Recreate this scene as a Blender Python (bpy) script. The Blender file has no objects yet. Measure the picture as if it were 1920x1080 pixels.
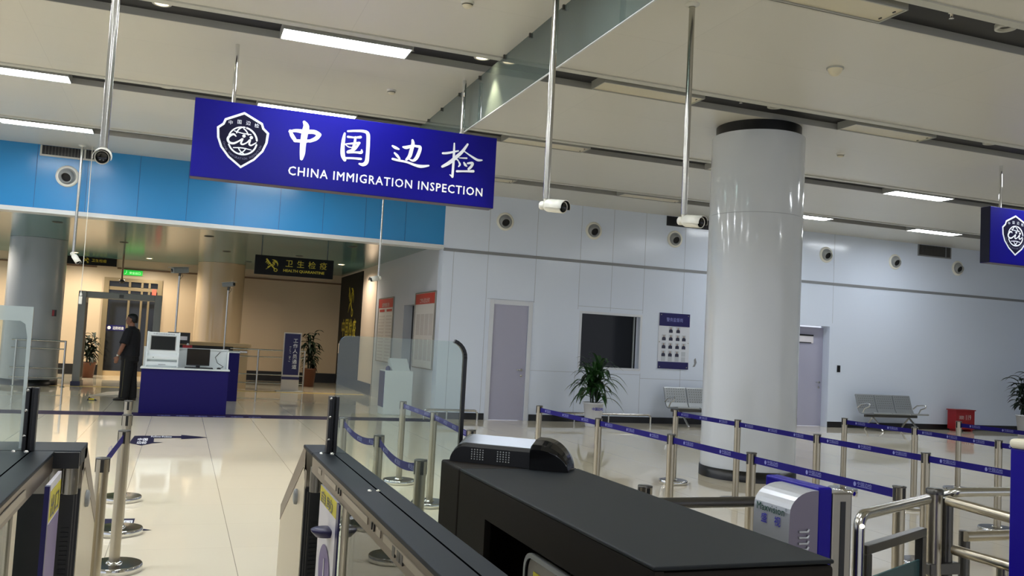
import bpy, bmesh, math, random
from mathutils import Vector, Matrix
random.seed(7)
C = bpy.context.scene.collection
SC = bpy.context.scene
pi = math.pi
V = Vector

# ------------------------------------------------------------------ camera (measured: eye height 1.52 m, f = 1668.8 px of 1920)
F_PX = 1668.8
YAW, PITCH, ROLL = math.radians(20.188), math.radians(3.640), math.radians(3.0145)
EYE = V((0, 0, 1.52))
FW = V((math.sin(YAW)*math.cos(PITCH), math.cos(YAW)*math.cos(PITCH), math.sin(PITCH)))
_r0 = V((math.cos(YAW), -math.sin(YAW), 0)); _u0 = _r0.cross(FW)
RT = math.cos(ROLL)*_r0 + math.sin(ROLL)*_u0
UP = -math.sin(ROLL)*_r0 + math.cos(ROLL)*_u0
cam = bpy.data.objects.new('camera', bpy.data.cameras.new('camera'))
C.objects.link(cam)
cam.matrix_world = Matrix(((RT.x, UP.x, -FW.x, EYE.x), (RT.y, UP.y, -FW.y, EYE.y), (RT.z, UP.z, -FW.z, EYE.z), (0, 0, 0, 1)))
cam.data.sensor_width = 36.0
cam.data.lens = 36.0*F_PX/1920.0
cam.data.clip_start = 0.05
cam.data.clip_end = 200
SC.camera = cam

def at(px, py, X=None, Y=None, Z=None):
    """point of the plane X=, Y= or Z= seen at a pixel of the photograph (a survey helper)"""
    d = FW + RT*((px-960)/F_PX) - UP*((py-540)/F_PX)
    if X is not None: t = (X-EYE.x)/d.x
    elif Y is not None: t = (Y-EYE.y)/d.y
    else: t = (Z-EYE.z)/d.z
    return EYE + d*t

# ------------------------------------------------------------------ materials
MATS = {}
def srgb(r, g, b):
    def f(c):
        c /= 255.0
        return c/12.92 if c <= 0.04045 else ((c+0.055)/1.055)**2.4
    return (f(r), f(g), f(b), 1)
def mat(name, col, rough=0.5, metal=0.0, spec=0.5, emit=0.0, ecol=None, coat=0.0, noise=0.0, nscale=8.0, bump=0.0):
    m = bpy.data.materials.new(name); m.use_nodes = True
    nt = m.node_tree; b = nt.nodes['Principled BSDF']
    c = srgb(*col)
    b.inputs['Base Color'].default_value = c
    b.inputs['Roughness'].default_value = rough
    b.inputs['Metallic'].default_value = metal
    b.inputs['Specular IOR Level'].default_value = spec
    b.inputs['Coat Weight'].default_value = coat
    if emit:
        b.inputs['Emission Color'].default_value = srgb(*(ecol or col))
        b.inputs['Emission Strength'].default_value = emit
    if noise or bump:
        tc = nt.nodes.new('ShaderNodeTexCoord'); n = nt.nodes.new('ShaderNodeTexNoise')
        n.inputs['Scale'].default_value = nscale; n.inputs['Detail'].default_value = 3
        nt.links.new(tc.outputs['Object'], n.inputs['Vector'])
        if noise:
            mp = nt.nodes.new('ShaderNodeMapRange')
            mp.inputs[3].default_value = 1-noise; mp.inputs[4].default_value = 1+noise
            nt.links.new(n.outputs['Fac'], mp.inputs[0])
            hs = nt.nodes.new('ShaderNodeHueSaturation'); hs.inputs['Color'].default_value = c
            nt.links.new(mp.outputs[0], hs.inputs['Value'])
            nt.links.new(hs.outputs[0], b.inputs['Base Color'])
        if bump:
            bp = nt.nodes.new('ShaderNodeBump'); bp.inputs['Strength'].default_value = bump; bp.inputs['Distance'].default_value = 0.02
            nt.links.new(n.outputs['Fac'], bp.inputs['Height'])
            nt.links.new(bp.outputs[0], b.inputs['Normal'])
    MATS[name] = m
    return m
def glass(name, tint, refl=1.0, film=0.0, filmcol=(200, 210, 205), rough=0.0):
    """thin sheet glass: tinted see-through, Fresnel reflection, an optional diffuse film"""
    m = bpy.data.materials.new(name); m.use_nodes = True
    nt = m.node_tree; nt.nodes.remove(nt.nodes['Principled BSDF'])
    out = nt.nodes['Material Output']
    tr = nt.nodes.new('ShaderNodeBsdfTransparent'); tr.inputs[0].default_value = srgb(*tint)
    gl = nt.nodes.new('ShaderNodeBsdfGlossy'); gl.inputs['Roughness'].default_value = rough
    fr = nt.nodes.new('ShaderNodeFresnel'); fr.inputs[0].default_value = 1.5
    mul = nt.nodes.new('ShaderNodeMath'); mul.operation = 'MULTIPLY'; mul.inputs[1].default_value = refl
    mx = nt.nodes.new('ShaderNodeMixShader')
    nt.links.new(fr.outputs[0], mul.inputs[0]); nt.links.new(mul.outputs[0], mx.inputs[0])
    nt.links.new(tr.outputs[0], mx.inputs[1]); nt.links.new(gl.outputs[0], mx.inputs[2])
    last = mx
    if film:
        df = nt.nodes.new('ShaderNodeBsdfDiffuse'); df.inputs[0].default_value = srgb(*filmcol)
        m2 = nt.nodes.new('ShaderNodeMixShader'); m2.inputs[0].default_value = film
        nt.links.new(mx.outputs[0], m2.inputs[1]); nt.links.new(df.outputs[0], m2.inputs[2])
        last = m2
    nt.links.new(last.outputs[0], out.inputs[0])
    MATS[name] = m
    return m
def tiled(name, col, line, px_, py_, x0, y0, w, rough, vary=0.03, spec=0.5, axis='XY', lw_soft=1.0, coat=0.0, bump=0.0, w2=None):
    """flat panels or tiles with thin joints on a world grid; px_/py_ pitch (0 = none)"""
    m = bpy.data.materials.new(name); m.use_nodes = True
    nt = m.node_tree; b = nt.nodes['Principled BSDF']
    g = nt.nodes.new('ShaderNodeNewGeometry'); s = nt.nodes.new('ShaderNodeSeparateXYZ')
    nt.links.new(g.outputs['Position'], s.inputs[0])
    def M(op, a, b_=None, c_=None):
        n = nt.nodes.new('ShaderNodeMath'); n.operation = op
        for i, v in enumerate((a, b_, c_)):
            if v is None: continue
            if isinstance(v, (int, float)): n.inputs[i].default_value = v
            else: nt.links.new(v, n.inputs[i])
        return n.outputs[0]
    masks = []; cells = []
    for ax, p, o, w in ((axis[0], px_, x0, w), (axis[1], py_, y0, w2 or w)):
        if not p: continue
        u = M('DIVIDE', M('SUBTRACT', s.outputs[ax], o), p)
        fr_ = M('FRACT', u)
        d = M('MINIMUM', fr_, M('SUBTRACT', 1.0, fr_))
        masks.append(M('LESS_THAN', d, w/2/p)); cells.append(M('FLOOR', u))
    mk = masks[0]
    for k in masks[1:]: mk = M('MAXIMUM', mk, k)
    cv = nt.nodes.new('ShaderNodeCombineXYZ')
    for i, c_ in enumerate(cells): nt.links.new(c_, cv.inputs[i])
    wn = nt.nodes.new('ShaderNodeTexWhiteNoise'); nt.links.new(cv.outputs[0], wn.inputs['Vector'])
    mp = nt.nodes.new('ShaderNodeMapRange'); mp.inputs[3].default_value = 1-vary; mp.inputs[4].default_value = 1+vary
    nt.links.new(wn.outputs['Value'], mp.inputs[0])
    hs = nt.nodes.new('ShaderNodeHueSaturation'); hs.inputs['Color'].default_value = srgb(*col)
    nt.links.new(mp.outputs[0], hs.inputs['Value'])
    mx = nt.nodes.new('ShaderNodeMix'); mx.data_type = 'RGBA'
    nt.links.new(M('MULTIPLY', mk, lw_soft), mx.inputs['Factor'])
    nt.links.new(hs.outputs[0], mx.inputs['A']); mx.inputs['B'].default_value = srgb(*line)
    nt.links.new(mx.outputs['Result'], b.inputs['Base Color'])
    b.inputs['Roughness'].default_value = rough
    b.inputs['Specular IOR Level'].default_value = spec
    b.inputs['Coat Weight'].default_value = coat; b.inputs['Coat Roughness'].default_value = 0.02
    if bump:
        n = nt.nodes.new('ShaderNodeTexNoise'); n.inputs['Scale'].default_value = 0.9; n.inputs['Detail'].default_value = 1
        nt.links.new(g.outputs['Position'], n.inputs['Vector'])
        bp = nt.nodes.new('ShaderNodeBump'); bp.inputs['Strength'].default_value = bump; bp.inputs['Distance'].default_value = 0.05
        nt.links.new(n.outputs['Fac'], bp.inputs['Height']); nt.links.new(bp.outputs[0], b.inputs['Normal'])
    MATS[name] = m
    return m

tiled('floor_tile', (234, 224, 202), (120, 112, 100), 0.8, 0.8, 0.438, 0.21, 0.005, 0.05, 0.010, spec=0.5, lw_soft=0.7, coat=0.12, w2=0.0012)
tiled('ceiling_panel', (206, 203, 192), (180, 178, 168), 3.0, 1.285, 1.35, 1.0, 0.006, 0.33, 0.01, spec=0.5, lw_soft=0.5, bump=0.12)
tiled('far_ceiling', (92, 136, 138), (60, 88, 88), 0, 0.3, 0, 0.1, 0.028, 0.16, 0.02, spec=0.32)
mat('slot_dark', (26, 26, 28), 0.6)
mat('slot_side', (165, 165, 160), 0.5)
mat('lip', (190, 190, 180), 0.45)
mat('white_wall', (210, 219, 234), 0.16, spec=0.5, noise=0.012, nscale=0.6)
mat('joint', (160, 166, 175), 0.6)
mat('far_white_wall', (194, 197, 205), 0.3, noise=0.02, nscale=0.7)
mat('beige_wall', (196, 178, 152), 0.35, noise=0.02, nscale=0.8)
mat('pink_wall', (206, 190, 174), 0.4)
mat('brown_trim', (110, 84, 58), 0.4)
mat('blue_panel', (44, 132, 192), 0.22, spec=0.5, noise=0.02, nscale=0.7)
mat('blue_joint', (18, 80, 130), 0.5)
mat('silver_trim', (205, 208, 208), 0.35)
mat('grey_trim', (128, 130, 134), 0.4)
mat('black_base', (11, 11, 12), 0.35)
mat('column_white', (206, 211, 217), 0.10, spec=0.5, coat=0.3)
mat('column_grey', (172, 178, 184), 0.22, coat=0.2)
mat('column_beige', (196, 176, 148), 0.14, coat=0.3)
mat('steel', (190, 188, 180), 0.22, 1.0)
mat('brushed_steel', (150, 145, 134), 0.38, 1.0)
mat('dark_steel', (92, 90, 86), 0.35, 0.9)
mat('base_top', (96, 90, 82), 0.14, 0.9)  # darker than the chrome rim, stands in for a dark reflection
mat('chrome', (215, 215, 212), 0.08, 1.0)
mat('post_steel', (176, 168, 150), 0.30, 1.0)
mat('black', (9, 9, 10), 0.4)
mat('black_gloss', (10, 10, 12), 0.12)
mat('rubber', (14, 14, 15), 0.55)
mat('sign_blue', (13, 9, 122), 0.35, spec=0.2)
mat('sign_edge', (74, 62, 78), 0.4)
mat('sign_side', (12, 10, 44), 0.4)
mat('letter_white', (236, 240, 248), 0.4)
mat('letter_soft', (125, 130, 190), 0.5)
mat('letter_grey', (110, 112, 140), 0.5)
mat('shield_navy', (17, 15, 44), 0.4, spec=0.15)
mat('belt_blue', (22, 14, 104), 0.7, spec=0.2)
mat('white_plastic', (226, 224, 212), 0.35)
mat('cream', (222, 214, 188), 0.5)
mat('grey_plastic', (150, 152, 150), 0.45)
mat('lens', (14, 15, 15), 0.1)
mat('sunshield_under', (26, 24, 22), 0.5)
mat('lamp_lit', (255, 255, 255), 0.5, emit=15.0, ecol=(243, 249, 255))
mat('lamp_unlit', (206, 198, 172), 0.35)
mat('lamp_body', (168, 168, 160), 0.4)
mat('downlight_lit', (255, 250, 235), 0.5, emit=22.0, ecol=(255, 238, 205))
mat('warm_lit', (255, 236, 200), 0.5, emit=8.0, ecol=(255, 214, 160))
mat('downlight_off', (90, 92, 92), 0.2, 0.6)
mat('door_grey', (164, 164, 184), 0.32)
mat('door_frame', (206, 210, 218), 0.3)
mat('window_dark', (8, 9, 10), 0.05, spec=0.28)
mat('pure_dark', (10, 10, 11), 0.6)
mat('plaque_blue', (20, 17, 84), 0.35)
mat('photo_grey', (180, 186, 194), 0.5)
mat('photo_uniform', (34, 36, 62), 0.5)
mat('photo_face', (150, 130, 124), 0.6)
mat('leaf', (30, 66, 24), 0.42, noise=0.3, nscale=3.0)
mat('leaf_dark', (20, 36, 20), 0.5, noise=0.25, nscale=3.0)
mat('soil', (50, 40, 30), 0.9)
mat('pot_white', (206, 208, 214), 0.3)
mat('pot_brown', (96, 58, 40), 0.5)
mat('red', (140, 16, 24), 0.4)
mat('poster_red', (178, 50, 44), 0.4)
mat('poster_white', (204, 200, 196), 0.3)
mat('poster_text', (186, 179, 175), 0.5)
mat('seat_grey', (150, 154, 156), 0.4, 0.35)
mat('desk_blue', (24, 18, 86), 0.5, spec=0.15)
mat('desk_white', (206, 212, 212), 0.4)
mat('screen', (12, 16, 17), 0.12)
mat('exit_green', (30, 200, 70), 0.4, emit=0.13, ecol=(20, 230, 70))
mat('exit_white', (220, 255, 225), 0.4, emit=0.18, ecol=(160, 255, 170))
mat('quarantine_black', (9, 10, 10), 0.5, spec=0.2)
mat('quarantine_yellow', (190, 174, 40), 0.5)
mat('skin', (130, 88, 66), 0.55)
mat('shirt', (10, 10, 16), 0.85)
mat('trousers', (8, 8, 11), 0.85)
mat('stripe', (70, 66, 44), 0.8)
mat('hair', (8, 7, 7), 0.6)
mat('shoe', (16, 15, 15), 0.35)
mat('gate_top', (30, 36, 41), 0.5, spec=0.12, noise=0.04, nscale=30)
mat('gate_dark', (36, 32, 28), 0.6, spec=0.12, noise=0.04, nscale=30)
mat('gate_steel', (118, 106, 92), 0.36, 0.85)
mat('gate_body', (204, 194, 172), 0.32, 0.55)
mat('gate_strip', (158, 148, 132), 0.35, 0.6)
mat('groove_black', (4, 4, 5), 0.9, spec=0.0)
mat('gate_slate', (33, 36, 38), 0.5, spec=0.15, noise=0.04, nscale=30)
mat('gate_black', (13, 13, 14), 0.35)
mat('silver', (186, 188, 192), 0.3, 0.4)
mat('hood_silver', (122, 126, 134), 0.35, 0.6)
mat('silver_side', (116, 110, 124), 0.4, 0.5)
mat('unit_blue', (24, 13, 132), 0.4, spec=0.2)
mat('yellow_label', (216, 202, 52), 0.5)
mat('white_label', (220, 216, 222), 0.4)
mat('navy_label', (24, 20, 70), 0.3)
mat('purple_label', (88, 64, 136), 0.4)
mat('green_text', (20, 74, 58), 0.5)
mat('blue_text', (50, 44, 170), 0.5)
mat('sticker_blue', (22, 19, 52), 0.6, spec=0.1)
mat('line_blue', (30, 22, 62), 0.6, spec=0.1)
mat('line_yellow', (226, 200, 130), 0.25)
mat('red_tag', (224, 90, 70), 0.5)
mat('conveyor', (190, 166, 126), 0.3)
mat('door_glass', (28, 29, 29), 0.08, spec=0.6)
mat('door_metal', (140, 126, 98), 0.35, 0.5)
mat('olive_screen', (58, 62, 54), 0.3)
mat('stone_mat', (170, 168, 160), 0.4)
glass('gate_glass', (240, 246, 243), 1.0, film=0.045, filmcol=(215, 222, 216))
glass('gate_glass_reflection', (206, 216, 214), 1.0, film=0.75, filmcol=(214, 226, 224))  # whitish film stands in for a bright reflection on the flap
glass('baffle_glass', (188, 202, 196), 1.4, film=0.30, filmcol=(150, 164, 156))
glass('side_glass', (220, 224, 208), 1.0, film=0.06, filmcol=(150, 150, 110))
glass('teal_glass', (120, 160, 158), 1.0, film=0.45, filmcol=(96, 138, 140))

# ------------------------------------------------------------------ mesh builder
_text_cache = {}
def text_geo(s, weight=0.0, spacing=1.0):
    k = (s, weight, spacing)
    if k not in _text_cache:
        cu = bpy.data.curves.new('lettering_curve', 'FONT'); cu.body = s; cu.size = 1.0; cu.offset = weight; cu.space_character = spacing
        cu.resolution_u = 2; cu.fill_mode = 'BOTH' if False else 'FRONT'
        o = bpy.data.objects.new('lettering_curve', cu); C.objects.link(o)
        dg = bpy.context.evaluated_depsgraph_get(); dg.update()
        me = o.evaluated_get(dg).to_mesh()
        vs = [(v.co.x, v.co.y) for v in me.vertices]; fs = [tuple(p.vertices) for p in me.polygons]
        o.evaluated_get(dg).to_mesh_clear()
        bpy.data.objects.remove(o); bpy.data.curves.remove(cu)
        xs = [a for a, b in vs] or [0]; ys = [b for a, b in vs] or [0]
        _text_cache[k] = (vs, fs, min(xs), max(xs), min(ys), max(ys))
    return _text_cache[k]

class MB:
    def __init__(self): self.v = []; self.f = []; self.s = []; self.m = []; self.cm = 0; self.mats = []
    def use(self, name):
        if name not in self.mats: self.mats.append(name)
        self.cm = self.mats.index(name); return self
    def add(self, vs, fs, smooth=False):
        b = len(self.v); self.v += [V(p) for p in vs]
        for f in fs:
            self.f.append(tuple(i+b for i in f)); self.s.append(smooth); self.m.append(self.cm)
        return self
    def box(self, x0, x1, y0, y1, z0, z1):
        vs = [(x, y, z) for z in (z0, z1) for y in (y0, y1) for x in (x0, x1)]
        return self.add(vs, [(0, 2, 3, 1), (4, 5, 7, 6), (0, 1, 5, 4), (2, 6, 7, 3), (0, 4, 6, 2), (1, 3, 7, 5)])
    def obox(self, c, ax, ay, az):
        """oriented box: centre and three half-axis vectors"""
        c, ax, ay, az = V(c), V(ax), V(ay), V(az)
        vs = [c+sx*ax+sy*ay+sz*az for sz in (-1, 1) for sy in (-1, 1) for sx in (-1, 1)]
        return self.add(vs, [(0, 2, 3, 1), (4, 5, 7, 6), (0, 1, 5, 4), (2, 6, 7, 3), (0, 4, 6, 2), (1, 3, 7, 5)])
    def tube(self, path, r, n=12, caps=True, smooth=True):
        P = [V(p) for p in path]; R = r if isinstance(r, (list, tuple)) else [r]*len(P)
        t0 = (P[1]-P[0]).normalized()
        up = V((0, 0, 1)) if abs(t0.z) < 0.9 else V((1, 0, 0))
        a = t0.cross(up).normalized(); rings = []; vs = []
        for i, p in enumerate(P):
            if i == 0: t = P[1]-P[0]
            elif i == len(P)-1: t = P[-1]-P[-2]
            else: t = (P[i+1]-P[i]).normalized()+(P[i]-P[i-1]).normalized()
            t.normalize(); a = (a-t*a.dot(t)).normalized(); b = t.cross(a)
            for k in range(n):
                an = 2*pi*k/n; vs.append(p+R[i]*(math.cos(an)*a+math.sin(an)*b))
        fs = []
        for i in range(len(P)-1):
            for k in range(n):
                k2 = (k+1) % n
                fs.append((i*n+k, i*n+k2, (i+1)*n+k2, (i+1)*n+k))
        self.add(vs, fs, smooth)
        if caps:
            m = len(P)-1
            self.add([vs[k] for k in range(n)], [tuple(reversed(range(n)))])
            self.add([vs[m*n+k] for k in range(n)], [tuple(range(n))])
        return self
    def lathe(self, prof, o=(0, 0, 0), axis=(0, 0, 1), n=32, smooth=True, a0=0.0, a1=2*pi):
        o = V(o); ax = V(axis).normalized(); up = V((1, 0, 0)) if abs(ax.x) < 0.9 else V((0, 1, 0))
        a = (up-ax*up.dot(ax)).normalized(); b = ax.cross(a)
        full = abs(a1-a0-2*pi) < 1e-6; m = n if full else n+1
        vs = []
        for (r, h) in prof:
            for k in range(m):
                t = a0+(a1-a0)*k/n
                vs.append(o+ax*h+r*(math.cos(t)*a+math.sin(t)*b))
        fs = []
        for i in range(len(prof)-1):
            for k in range(n):
                k2 = (k+1) % m
                fs.append((i*m+k, i*m+k2, (i+1)*m+k2, (i+1)*m+k))
        return self.add(vs, fs, smooth)
    def prism(self, poly, f0, f1, smooth=False):
        """poly: 2-D outline; f0/f1 turn (u, v) into the two end planes' points"""
        n = len(poly)
        self.add([f0(*p) for p in poly]+[f1(*p) for p in poly], [(i, (i+1) % n, n+(i+1) % n, n+i) for i in range(n)], smooth)
        self.add([f0(*p) for p in poly], [tuple(reversed(range(n)))])
        self.add([f1(*p) for p in poly], [tuple(range(n))])
        return self
    def poly(self, pts): return self.add(pts, [tuple(range(len(pts)))])
    def disc(self, c, ax, ay, n=24):
        c, ax, ay = V(c), V(ax), V(ay)
        return self.poly([c+math.cos(2*pi*k/n)*ax+math.sin(2*pi*k/n)*ay for k in range(n)])
    def stroke(self, pts, to3, flip=1):
        """brush stroke on a plane: pts (u, v, width) smoothed; to3(u, v) -> point"""
        base = to3; o_ = base(0, 0); nn = (base(1, 0)-o_).cross(base(0, 1)-o_).normalized()*flip
        self.lift = getattr(self, 'lift', 0)+0.00016; lf_ = self.lift
        to3 = lambda a, b, e=0.0: base(a, b)+nn*(lf_+e)
        q = []
        n = len(pts)
        for i in range(n-1):
            p0 = pts[max(i-1, 0)]; p1 = pts[i]; p2 = pts[i+1]; p3 = pts[min(i+2, n-1)]
            for k in range(4):
                t = k/4
                q.append(tuple(0.5*((2*p1[j])+(-p0[j]+p2[j])*t+(2*p0[j]-5*p1[j]+4*p2[j]-p3[j])*t*t+(-p0[j]+3*p1[j]-3*p2[j]+p3[j])*t**3) for j in range(3)))
        q.append(pts[-1])
        L = []; Rr = []
        for i, (x, y, w) in enumerate(q):
            a = q[max(i-1, 0)]; b = q[min(i+1, len(q)-1)]
            dx, dy = b[0]-a[0], b[1]-a[1]; l = math.hypot(dx, dy) or 1
            nx, ny = -dy/l*w/2, dx/l*w/2
            L.append((x+nx, y+ny)); Rr.append((x-nx, y-ny))
        m = len(q)
        self.add([to3(*p) for p in L]+[to3(*p) for p in Rr], [(i, i+1, m+i+1, m+i) for i in range(m-1)])
        for (x, y, w) in (q[0], q[-1]):
            self.poly([to3(x+w/2*math.cos(2*pi*k/8), y+w/2*math.sin(2*pi*k/8), -0.00006) for k in range(8)])
        return self
    def text(self, s, o, xd, yd, size=None, width=None, align='L', weight=0.0, height=None, shear=0.0, spacing=1.0):
        """lettering: o = baseline start (L) or centre (C); size = em height, or fit to width and/or height"""
        vs, fs, x0, x1, y0, y1 = text_geo(s, 0.0, spacing)
        sx = sy = size if size else None
        if width: sx = width/(x1-x0)
        if height: sy = height/(y1-y0)
        if sx is None: sx = sy
        if sy is None: sy = sx
        off = -x0 if align == 'L' else -(x0+x1)/2
        o, xd, yd = V(o), V(xd), V(yd)
        nn = xd.cross(yd).normalized()*0.00012
        for i, (du, dv) in enumerate(((0, 0), (-1, 0.4), (1, -0.4), (-0.4, -1), (0.4, 1)) if weight > 0.004 else ((0, 0),)):
            self.add([o+nn*i+xd*((a+off+du*weight)*sx)+yd*((b+dv*weight)*sy) for a, b in vs], fs)
        return self
    def build(self, name, material=None, parent=None, bevel=0.0, seg=2, props=None, smooth=None):
        me = bpy.data.meshes.new(name)
        off = V((0, 0, 0)); p = parent
        while p is not None: off += p.location; p = p.parent
        me.from_pydata([tuple(p_-off) for p_ in self.v], [], self.f)
        if material: me.materials.append(MATS[material])
        else:
            for k in self.mats: me.materials.append(MATS[k])
            me.polygons.foreach_set('material_index', self.m)
        me.polygons.foreach_set('use_smooth', self.s if smooth is None else [smooth]*len(self.f))
        me.update()
        o = bpy.data.objects.new(name, me); C.objects.link(o)
        if parent is not None: o.parent = parent
        if bevel:
            md = o.modifiers.new('edge', 'BEVEL'); md.width = bevel; md.segments = seg; md.limit_method = 'ANGLE'; md.angle_limit = 0.6
            md.harden_normals = False
        if props:
            for k, v_ in props.items(): o[k] = v_
        return o

def thing(name, label, cat, loc=(0, 0, 0), group=None, kind=None):
    o = bpy.data.objects.new(name, None); C.objects.link(o)
    o.location = loc; o.empty_display_size = 0.1
    o['label'] = label; o['category'] = cat
    if group: o['group'] = group
    if kind: o['kind'] = kind
    return o
def tag(o, label, cat, group=None):
    o['label'] = label; o['category'] = cat
    if group: o['group'] = group
    return o
def struct(o, label=None):
    o['kind'] = 'structure'
    if label: o['label'] = label
    return o
def copy_tree(o, parent=None):
    c = o.copy(); C.objects.link(c)
    if parent is not None: c.parent = parent
    for ch in list(o.children): copy_tree(ch, c)
    return c
def clone(o, loc, label, group=None):
    c = copy_tree(o); c.location = loc; c['label'] = label
    if group: c['group'] = group
    return c
X_, Y_, Z_ = V((1, 0, 0)), V((0, 1, 0)), V((0, 0, 1))
def wall_pieces(m, x0, x1, z0, z1, f, openings):
    """wall from x0 to x1 with rectangular openings (a, b, za, zb); f(xa, xb, za, zb) adds one block"""
    xs = sorted({x0, x1, *[a for a, *_ in openings], *[b for _, b, *_ in openings]})
    for a, b in zip(xs[:-1], xs[1:]):
        cut = [(za, zb) for (oa, ob, za, zb) in openings if oa <= a+1e-6 and ob >= b-1e-6]
        z = z0
        for za, zb in sorted(cut):
            if za > z+1e-6: f(a, b, z, za)
            z = zb
        if z1 > z+1e-6: f(a, b, z, z1)
# ================================================================== THE SETTING
ZC, ZF = 4.5, 3.43          # hall ceiling, farther room's ceiling
YW = 16.9                   # the wall across the hall
XR = 4.73                   # right wall of the farther room
YB = 28.7                   # back wall of the farther room
X0, X1, Y0 = -11.0, 27.0, -9.0

m = MB(); m.box(X0, X1, Y0, YB+0.3, -0.12, 0.0); struct(m.build('floor', 'floor_tile'), 'glossy cream tiled floor of the whole hall')
# floor markings that belong to the floor
m = MB(); m.box(-6.0, 4.6, 16.26, 16.88, 0.0, 0.003); o = struct(m.build('trim_1', 'line_blue'), 'dark blue line across the floor before the opening')
m = MB()
for k in range(6):
    x = -0.28+k*0.30
    m.text('中国边检', (x, 16.33, 0.0036), X_, Y_, width=0.21, height=0.17, weight=0.01)
m.build('lettering', 'letter_soft', o)
m = MB(); m.box(-6.0, 4.6, 23.28, 23.62, 0.0, 0.004); struct(m.build('trim_2', 'line_yellow'), 'pale yellow strip across the floor of the farther room')

# ceiling: panels between recessed slots that run across the hall
SLOTS = [5.52+3.085*k for k in range(-5, 4)]       # near edges of the slots
m = MB(); prev = Y0
SW = 0.60
for y in SLOTS:
    m.box(X0, X1, prev, y+0.10, ZC, ZC+0.075); prev = y+SW
m.box(X0, X1, prev, YW+0.05, ZC, ZC+0.075)
ceil = struct(m.build('ceiling', 'ceiling_panel'), 'grey panelled ceiling with long dark recessed slots')
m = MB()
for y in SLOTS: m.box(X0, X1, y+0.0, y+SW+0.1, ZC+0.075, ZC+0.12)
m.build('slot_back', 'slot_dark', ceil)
m = MB()
for y in SLOTS: m.box(X0, X1, y+SW-0.006, y+SW-0.001, ZC+0.002, ZC+0.075)
m.build('slot_side', 'slot_side', ceil)
m = MB()
for y in SLOTS:
    m.box(X0, X1, y+0.0, y+0.10, ZC-0.016, ZC)
m.build('lip', 'lip', ceil)

# wall across the hall: white from the corner at XR to the right, blue fascia over the opening on the left
D1 = (5.85, 6.60, 0.0, 2.32); WN = (7.80, 9.17, 1.15, 2.25); D2 = (12.95, 14.15, 0.0, 2.33)
m = MB()
wall_pieces(m, XR, X1, 0, ZC, lambda a, b, za, zb: m.box(a, b, YW, YW+0.3, za, zb), [D1, WN, D2])
wf = struct(m.build('wall_front', 'white_wall'), 'glossy white panelled wall across the hall')
m = MB()
def jv(x, z0, z1): m.box(x-0.004, x+0.004, YW-0.0015, YW, z0, z1)
for x in (5.67, 6.71, 7.70, 8.45, 9.22, 10.20, 11.1, 12.0, 12.95, 14.22):
    jv(x, 3.36, ZC)
    segs = [(0.13, 3.30)]
    for (a, b, za, zb) in (D1, WN, D2):
        if a-0.12 < x < b+0.12: segs = [s for s in ((0.13, za-0.1), (zb+0.08, 3.30)) if s[1] > s[0]]
    for s in segs: jv(x, *s)
jv(4.95, 0.13, 3.30)
for (a, b, z) in ((5.70, 6.71, 2.42), (7.70, 9.22, 2.40), (7.70, 9.22, 1.02), (9.22, 12.9, 0.95), (6.71, 7.70, 1.02)):
    m.box(a, b, YW-0.0015, YW, z-0.004, z+0.004)
m.build('panel_joint', 'joint', wf)
m = MB(); m.box(XR, X1, YW-0.012, YW, 3.30, 3.36); struct(m.build('trim_3', 'grey_trim'), 'grey trim line high on the white wall')
m = MB()
for a, b in ((4.78, 5.75), (6.71, 12.95), (14.15, X1)): m.box(a, b, YW-0.012, YW, 0, 0.13)
struct(m.build('baseboard_front', 'black_base'), 'black baseboard of the white wall')

m = MB(); m.box(X0, XR, YW, YW+0.3, 3.41, ZC); bf = struct(m.build('wall_upper', 'blue_panel'), 'bright blue fascia above the opening')
m = MB()
for x in (-4.1, -3.3, -2.5, -1.71, -0.88, -0.067, 0.758, 1.55, 2.35, 3.15, 3.94): m.box(x-0.004, x+0.004, YW-0.0015, YW, 3.42, ZC)
m.build('panel_joint', 'blue_joint', bf)
m = MB(); m.box(X0, XR, YW-0.03, YW+0.33, 3.335, 3.41); struct(m.build('trim_4', 'silver_trim'), 'silver edge along the bottom of the blue fascia')

m = MB(); m.box(21.8, 22.0, Y0, YW, 0, ZC); struct(m.build('wall_light_block', 'white_wall'), 'unseen white wall added far to the right to darken that side')  # out-of-view wall added to keep light off the right side
# the farther room
m = MB(); m.box(X0, XR+0.3, YW+0.33, YB+0.3, ZF, ZF+0.1); fc = struct(m.build('ceiling_1', 'far_ceiling'), 'dark glossy ceiling of the farther room')
RC = (18.98, 19.93, 0.0, 2.29)
m = MB()
wall_pieces(m, YW+0.3, 23.1, 0, ZF+0.1, lambda a, b, za, zb: m.box(XR, XR+0.3, a, b, za, zb), [RC])
wr = struct(m.build('wall_right', 'far_white_wall'), 'pale side wall of the farther room with two posters')
m = MB(); m.box(XR, XR+0.3, 23.1, YB+0.3, 0, ZF+0.1); struct(m.build('wall_side', 'pink_wall'), 'beige side wall beyond the posters')
m = MB(); m.box(XR-0.006, XR+0.02, 23.07, 23.12, 0, ZF); struct(m.build('trim_5', 'dark_steel'), 'dark upright joint between the pale and the beige wall')
m = MB(); m.box(XR+0.2, XR+0.3, 18.9, 20.0, 0, 2.35); struct(m.build('door_3', 'pure_dark'), 'dark doorway between the two posters')
BD = (-2.16, -0.68, 0.0, 2.82)
m = MB()
wall_pieces(m, X0, XR+0.3, 0, ZF+0.1, lambda a, b, za, zb: m.box(a, b, YB, YB+0.3, za, zb), [BD])
struct(m.build('wall_back', 'beige_wall'), 'beige back wall of the farther room')
m = MB()
m.box(X0, -2.45, YB-0.02, YB, 3.14, 3.19); m.box(-1.9, XR, YB-0.02, YB, 3.14, 3.19)
struct(m.build('trim_6', 'brown_trim'), 'brown trim line high on the beige back wall')
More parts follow.
